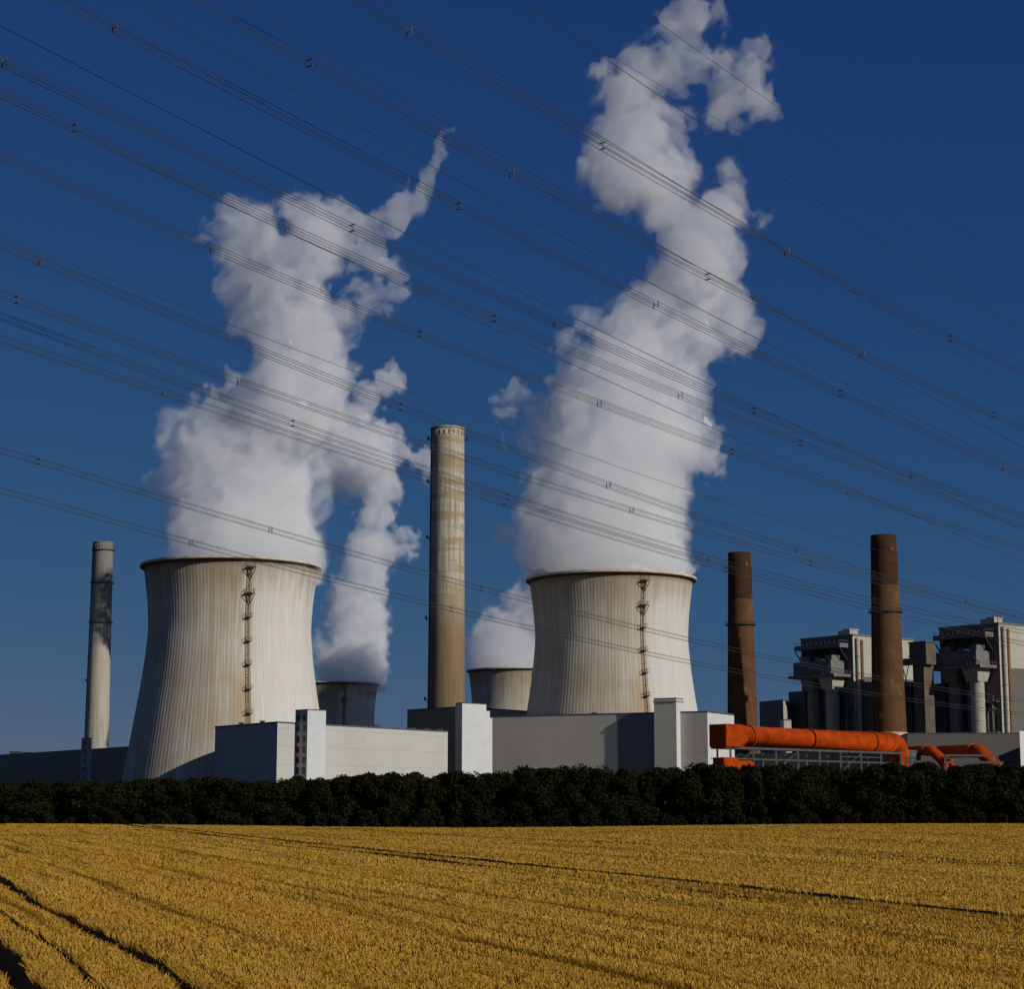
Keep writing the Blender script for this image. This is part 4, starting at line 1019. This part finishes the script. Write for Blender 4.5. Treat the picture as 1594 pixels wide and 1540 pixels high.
def plume(label, d, puffs, seed, h, zrim, wisps=(), calm=30.):
    """puffs: photo pixel x, y, radius [, thinness]; each gets its own place in depth"""
    g = np.random.default_rng(seed); C = []; px = FPX/d
    puffs = list(puffs)
    for pts, th in wisps: puffs += stroke(pts, th, g)
    for q in puffs:
        x, y, r = q[:3]; th = q[3] if len(q) > 3 else 0
        rm = r/px; off = q[4] if len(q) > 4 else 0 if r > 90 else g.uniform(-.9, .9)*min(10, rm*.9)
        C.append((*at(x, y, d+off), rm, th))
    C = np.array(C, np.float32)
    lo = (C[:, :3]-C[:, 3:4]*1.5-5).min(0); hi = (C[:, :3]+C[:, 3:4]*1.5+5).max(0); lo[2] = max(lo[2], zrim-6)
    n = np.ceil((hi-lo)/h).astype(int)+1
    ax = [lo[i]+h*np.arange(n[i], dtype=np.float32) for i in range(3)]
    F = np.full(n, -1e3, np.float32); RL = np.zeros(n, np.float32); TL = np.zeros(n, np.float32); WS = np.full(n, 1e-6, np.float32)
    for x, y, z, r, th in C:
        reach = r*1.9+6
        s = [slice(max(0, int((c-reach-lo[i])/h)), max(0, min(n[i], int((c+reach-lo[i])/h)+2))) for i, c in enumerate((x, y, z))]
        if any(q.start >= q.stop for q in s): continue
        dx = (ax[0][s[0]]-x)[:, None, None]; dy = (ax[1][s[1]]-y)[None, :, None]; dz = (ax[2][s[2]]-z)[None, None, :]
        sd = r-np.sqrt(dx*dx+dy*dy+dz*dz)
        kk = min(4., r*.22); a = F[tuple(s)]; m = np.maximum(a, sd); b = np.clip(kk-np.abs(a-sd), 0, None)
        F[tuple(s)] = m+b*b/(4*kk)
        w = np.exp(np.clip(sd/r*3, -8, 3)); RL[tuple(s)] += w*r; TL[tuple(s)] += w*th; WS[tuple(s)] += w
    RL /= WS; TL /= WS
    near = (F > -13) & (F < 16)
    I = np.argwhere(near); Pn = (I*h+lo).astype(np.float32); f0 = F[near]
    turb = np.clip((Pn[:, 2]-zrim)/calm, .16, 1)
    rl = np.clip(RL[near], 2, 28); th = TL[near]; so = seed*3.17
    Pw = Pn.copy()
    for sc_, am in ((19., 4.5), (7., 2.2), (2.9, .8)):
        wv = np.stack([vnoise(Pn/sc_+i*9.1+so) for i in range(3)], -1); Pw += wv*am*turb[:, None]
    big = fbm(Pw/17.+so, 2, .5)
    lump = .52*worley(Pw/9.+so)+.30*worley(Pw/4.4+so*2)+.18*worley(Pw/2.2+so*3)
    fin = fbm(Pw/6.0+so*1.3, 6, .68)
    lump = (lump-lump.mean())*2.2
    amp = np.minimum(.40*rl+1.0, 6.5)
    def iso(sh, kb, kl, kf, erode):
        G = np.where(F > 0, 50., -50.).astype(np.float32)
        G[near] = f0-sh*np.clip(rl/12, .22, 1.2)-erode*th*rl+np.sqrt(turb)*amp*(kb*big+kl*lump+kf*fin*(1+.8*th))
        G = np.minimum(G, (ax[2]-(zrim-4.5))[None, None, :])       # closed off just inside the tower mouth
        mouth = 29.3-np.hypot(ax[0]-C[0, 0], (ax[1]-C[0, 1])[:, None]).T      # nothing spills over the rim
        zc = np.clip((ax[2]-(zrim+1.6))*1.2, 0, None)
        G = np.where((ax[2] < zrim+14)[None, None, :], np.minimum(G, mouth[:, :, None]+zc[None, None, :]), G)
        for i in (0, -1): G[i] = -9; G[:, i] = -9; G[:, :, i] = -9
        return surface_nets(G, lo, h)
    V, Q, MI = [], [], []; off = 0
    for mi, (sh, kb, kl, kf, er) in enumerate(((-2.3, .9, .4, 1.75, -.05), (-1.2, .9, .6, 1.5, .06), (.2, .9, .85, 1.15, .28), (1.5, .9, .95, .85, .65), (3.6, .9, .95, .6, 1.2))):
        v, q = iso(sh, kb, kl, kf, er)
        for _ in range(3):                                         # take the voxel steps out
            acc = np.zeros_like(v); cnt = np.zeros(len(v))
            for a_ in range(4):
                i0, i1 = q[:, a_], q[:, (a_+1) % 4]
                for k_ in range(3): acc[:, k_] += np.bincount(i0, v[i1, k_], len(v))+np.bincount(i1, v[i0, k_], len(v))
                cnt += np.bincount(i0, minlength=len(v))+np.bincount(i1, minlength=len(v))
            v = v*.4+acc/np.maximum(cnt, 1)[:, None]*.6
        V.append(v); Q.append(q+off); MI.append(np.full(len(q), mi, np.int32)); off += len(v)
    V = np.vstack(V); Q = np.vstack(Q); c0 = np.array([C[0, 0], C[0, 1], zrim], np.float32)
    o = from_arrays('steam_plume', V-c0, Q, SM, None, Vector(c0.tolist()), True)
    o.data.polygons.foreach_set('material_index', np.concatenate(MI)); o.data.update()
    tag(o, label, 'steam', 'steam plumes')
    print('plume', len(V), len(Q))
    return o
P1 = [(383, 878, 113), (384, 850, 112), (384, 820, 106), (378, 785, 102), (362, 750, 96), (318, 728, 36), (306, 762, 24), (298, 695, 18), (345, 700, 68), (405, 690, 88), (430, 745, 74), (385, 650, 60), (335, 660, 34),
      (430, 640, 72), (468, 615, 66), (476, 570, 66), (445, 590, 46), (466, 522, 68), (428, 505, 54), (394, 490, 38), (440, 460, 62), (394, 430, 48, .2), (376, 392, 44, .3), (430, 400, 54, .2), (480, 395, 46, .3),
      (474, 348, 34, .5), (514, 350, 30, .5), (412, 368, 26, .4), (364, 425, 28, .5), (526, 500, 22, .3)]
W1 = [([(330, 385, 18), (335, 350, 16), (362, 332, 14), (395, 334, 10)], .6), ([(470, 345, 22), (455, 318, 12), (485, 310, 8)], .7),
      ([(510, 350, 26), (560, 360, 24), (600, 342, 26), (640, 310, 26), (668, 272, 17), (686, 235, 11), (688, 185, 9)], .5),
      ([(684, 225, 5), (702, 222, 9), (710, 205, 4)], .9), ([(560, 372, 20), (580, 402, 22), (612, 425, 18), (640, 440, 12), (610, 462, 12), (575, 442, 16)], .7),
      ([(520, 480, 14), (545, 485, 8), (555, 470, 4)], .8), ([(266, 752, 13), (272, 784, 8), (288, 798, 6)], .5), ([(276, 700, 12), (278, 665, 9), (288, 656, 6)], .5), ([(400, 550, 14), (385, 560, 8), (370, 555, 5)], .8)]
P2 = [(950, 898, 127), (948, 866, 126), (940, 826, 128), (946, 790, 121), (953, 750, 112), (958, 705, 108), (972, 662, 104), (1030, 678, 80), (1082, 690, 40), (1100, 712, 24), (892, 670, 50), (930, 620, 66), (904, 602, 34), (985, 600, 84), (1038, 622, 60), (980, 545, 62), (1022, 508, 60),
      (1078, 465, 66), (1090, 418, 62), (1128, 482, 42), (1152, 520, 24), (1098, 528, 28), (1088, 368, 56), (1118, 338, 32), (1050, 330, 44), (1030, 290, 54, .2), (985, 262, 54, .2), (950, 268, 42, .3), (934, 242, 26, .3), (964, 210, 42, .3), (1002, 200, 44, .3), (970, 150, 42, .4), (1002, 124, 44, .4), (1038, 112, 36, .5)]
W2 = [([(990, 130, 30), (950, 112, 22), (925, 98, 10)], .6), ([(1035, 120, 32), (1055, 80, 33), (1068, 40, 33), (1066, 0, 34), (1085, -30, 36)], .35), ([(1050, 90, 28), (1100, 98, 34), (1140, 88, 32), (1168, 74, 15), (1188, 58, 5)], .56),
      ([(1130, 95, 30), (1165, 125, 30), (1185, 160, 20), (1212, 182, 10)], .58), ([(1110, 120, 26), (1140, 165, 26), (1128, 195, 18)], .62), ([(1030, 180, 22), (1060, 190, 10), (1075, 205, 5)], .8),
      ([(1120, 335, 20), (1140, 300, 12), (1144, 282, 6)], .7), ([(1140, 340, 10), (1165, 350, 6), (1178, 352, 3)], .9), ([(800, 638, 2.5), (787, 626, 3.5), (806, 613, 3), (830, 636, 5), (852, 655, 9)], 1.0), ([(852, 700, 12), (822, 692, 8), (806, 704, 4)], .9),
      ([(835, 850, 16), (805, 838, 12), (785, 832, 6)], .4), ([(875, 525, 5), (900, 508, 9), (935, 492, 9), (965, 482, 7)], .8), ([(885, 545, 10), (905, 560, 14), (930, 560, 18)], .7), ([(1098, 735, 14), (1106, 755, 6)], .5), ([(1085, 560, 16), (1085, 590, 10), (1082, 608, 4)], .7), ([(1130, 60, 8), (1110, 20, 8), (1120, 5, 5)], .95)]
P3 = [(548, 1068, 49), (550, 1040, 48), (552, 1000, 46, .1), (556, 960, 43, .2), (562, 925, 39, .2), (570, 890, 34, .2), (580, 852, 32, .2), (588, 802, 28, .2), (592, 765, 30, .2), (575, 722, 44, .1), (540, 742, 34, .3), (580, 690, 34, .1), (602, 680, 22), (545, 690, 34, .2), (520, 720, 34, .2), (500, 680, 34, .2), (558, 662, 24, .4)]
W3 = [([(590, 850, 18), (618, 858, 12), (640, 858, 8), (648, 850, 4)], .7), ([(610, 690, 18), (640, 702, 20), (662, 718, 16), (664, 748, 6)], .5), ([(560, 650, 18), (578, 612, 18), (600, 592, 18), (622, 590, 10), (612, 566, 6)], .6), ([(600, 840, 8), (625, 838, 5), (632, 825, 3)], .8), ([(515, 960, 14), (508, 1000, 14), (500, 1040, 14)], .6)]
P4 = [(806, 1050, 70), (800, 1020, 64), (797, 1000, 44), (768, 990, 20), (800, 978, 28), (815, 945, 20, .3), (822, 960, 24), (826, 918, 14, .5), (850, 1020, 70, 0, 22), (880, 985, 82, 0, 15), (900, 930, 80, 0, 8), (905, 880, 70, 0, 6), (915, 830, 62, 0, 0)]  # trailing hidden puffs are added to throw shade on the small left tower
plume('broad white steam plume rising from the big left cooling tower', 700, P1, 11, .8, 88.3, W1)
plume('tall bright steam plume leaving the top edge above the big right cooling tower', 740, P2, 23, .85, 88.3, W2)
plume('thinner grey steam plume behind, from the small shaded cooling tower', 1370, P3, 31, 1.2, 88.3, W3)
plume('low steam puff over the distant tan cooling tower beside the striped chimney', 1236, P4, 47, 1.4, 88.3)
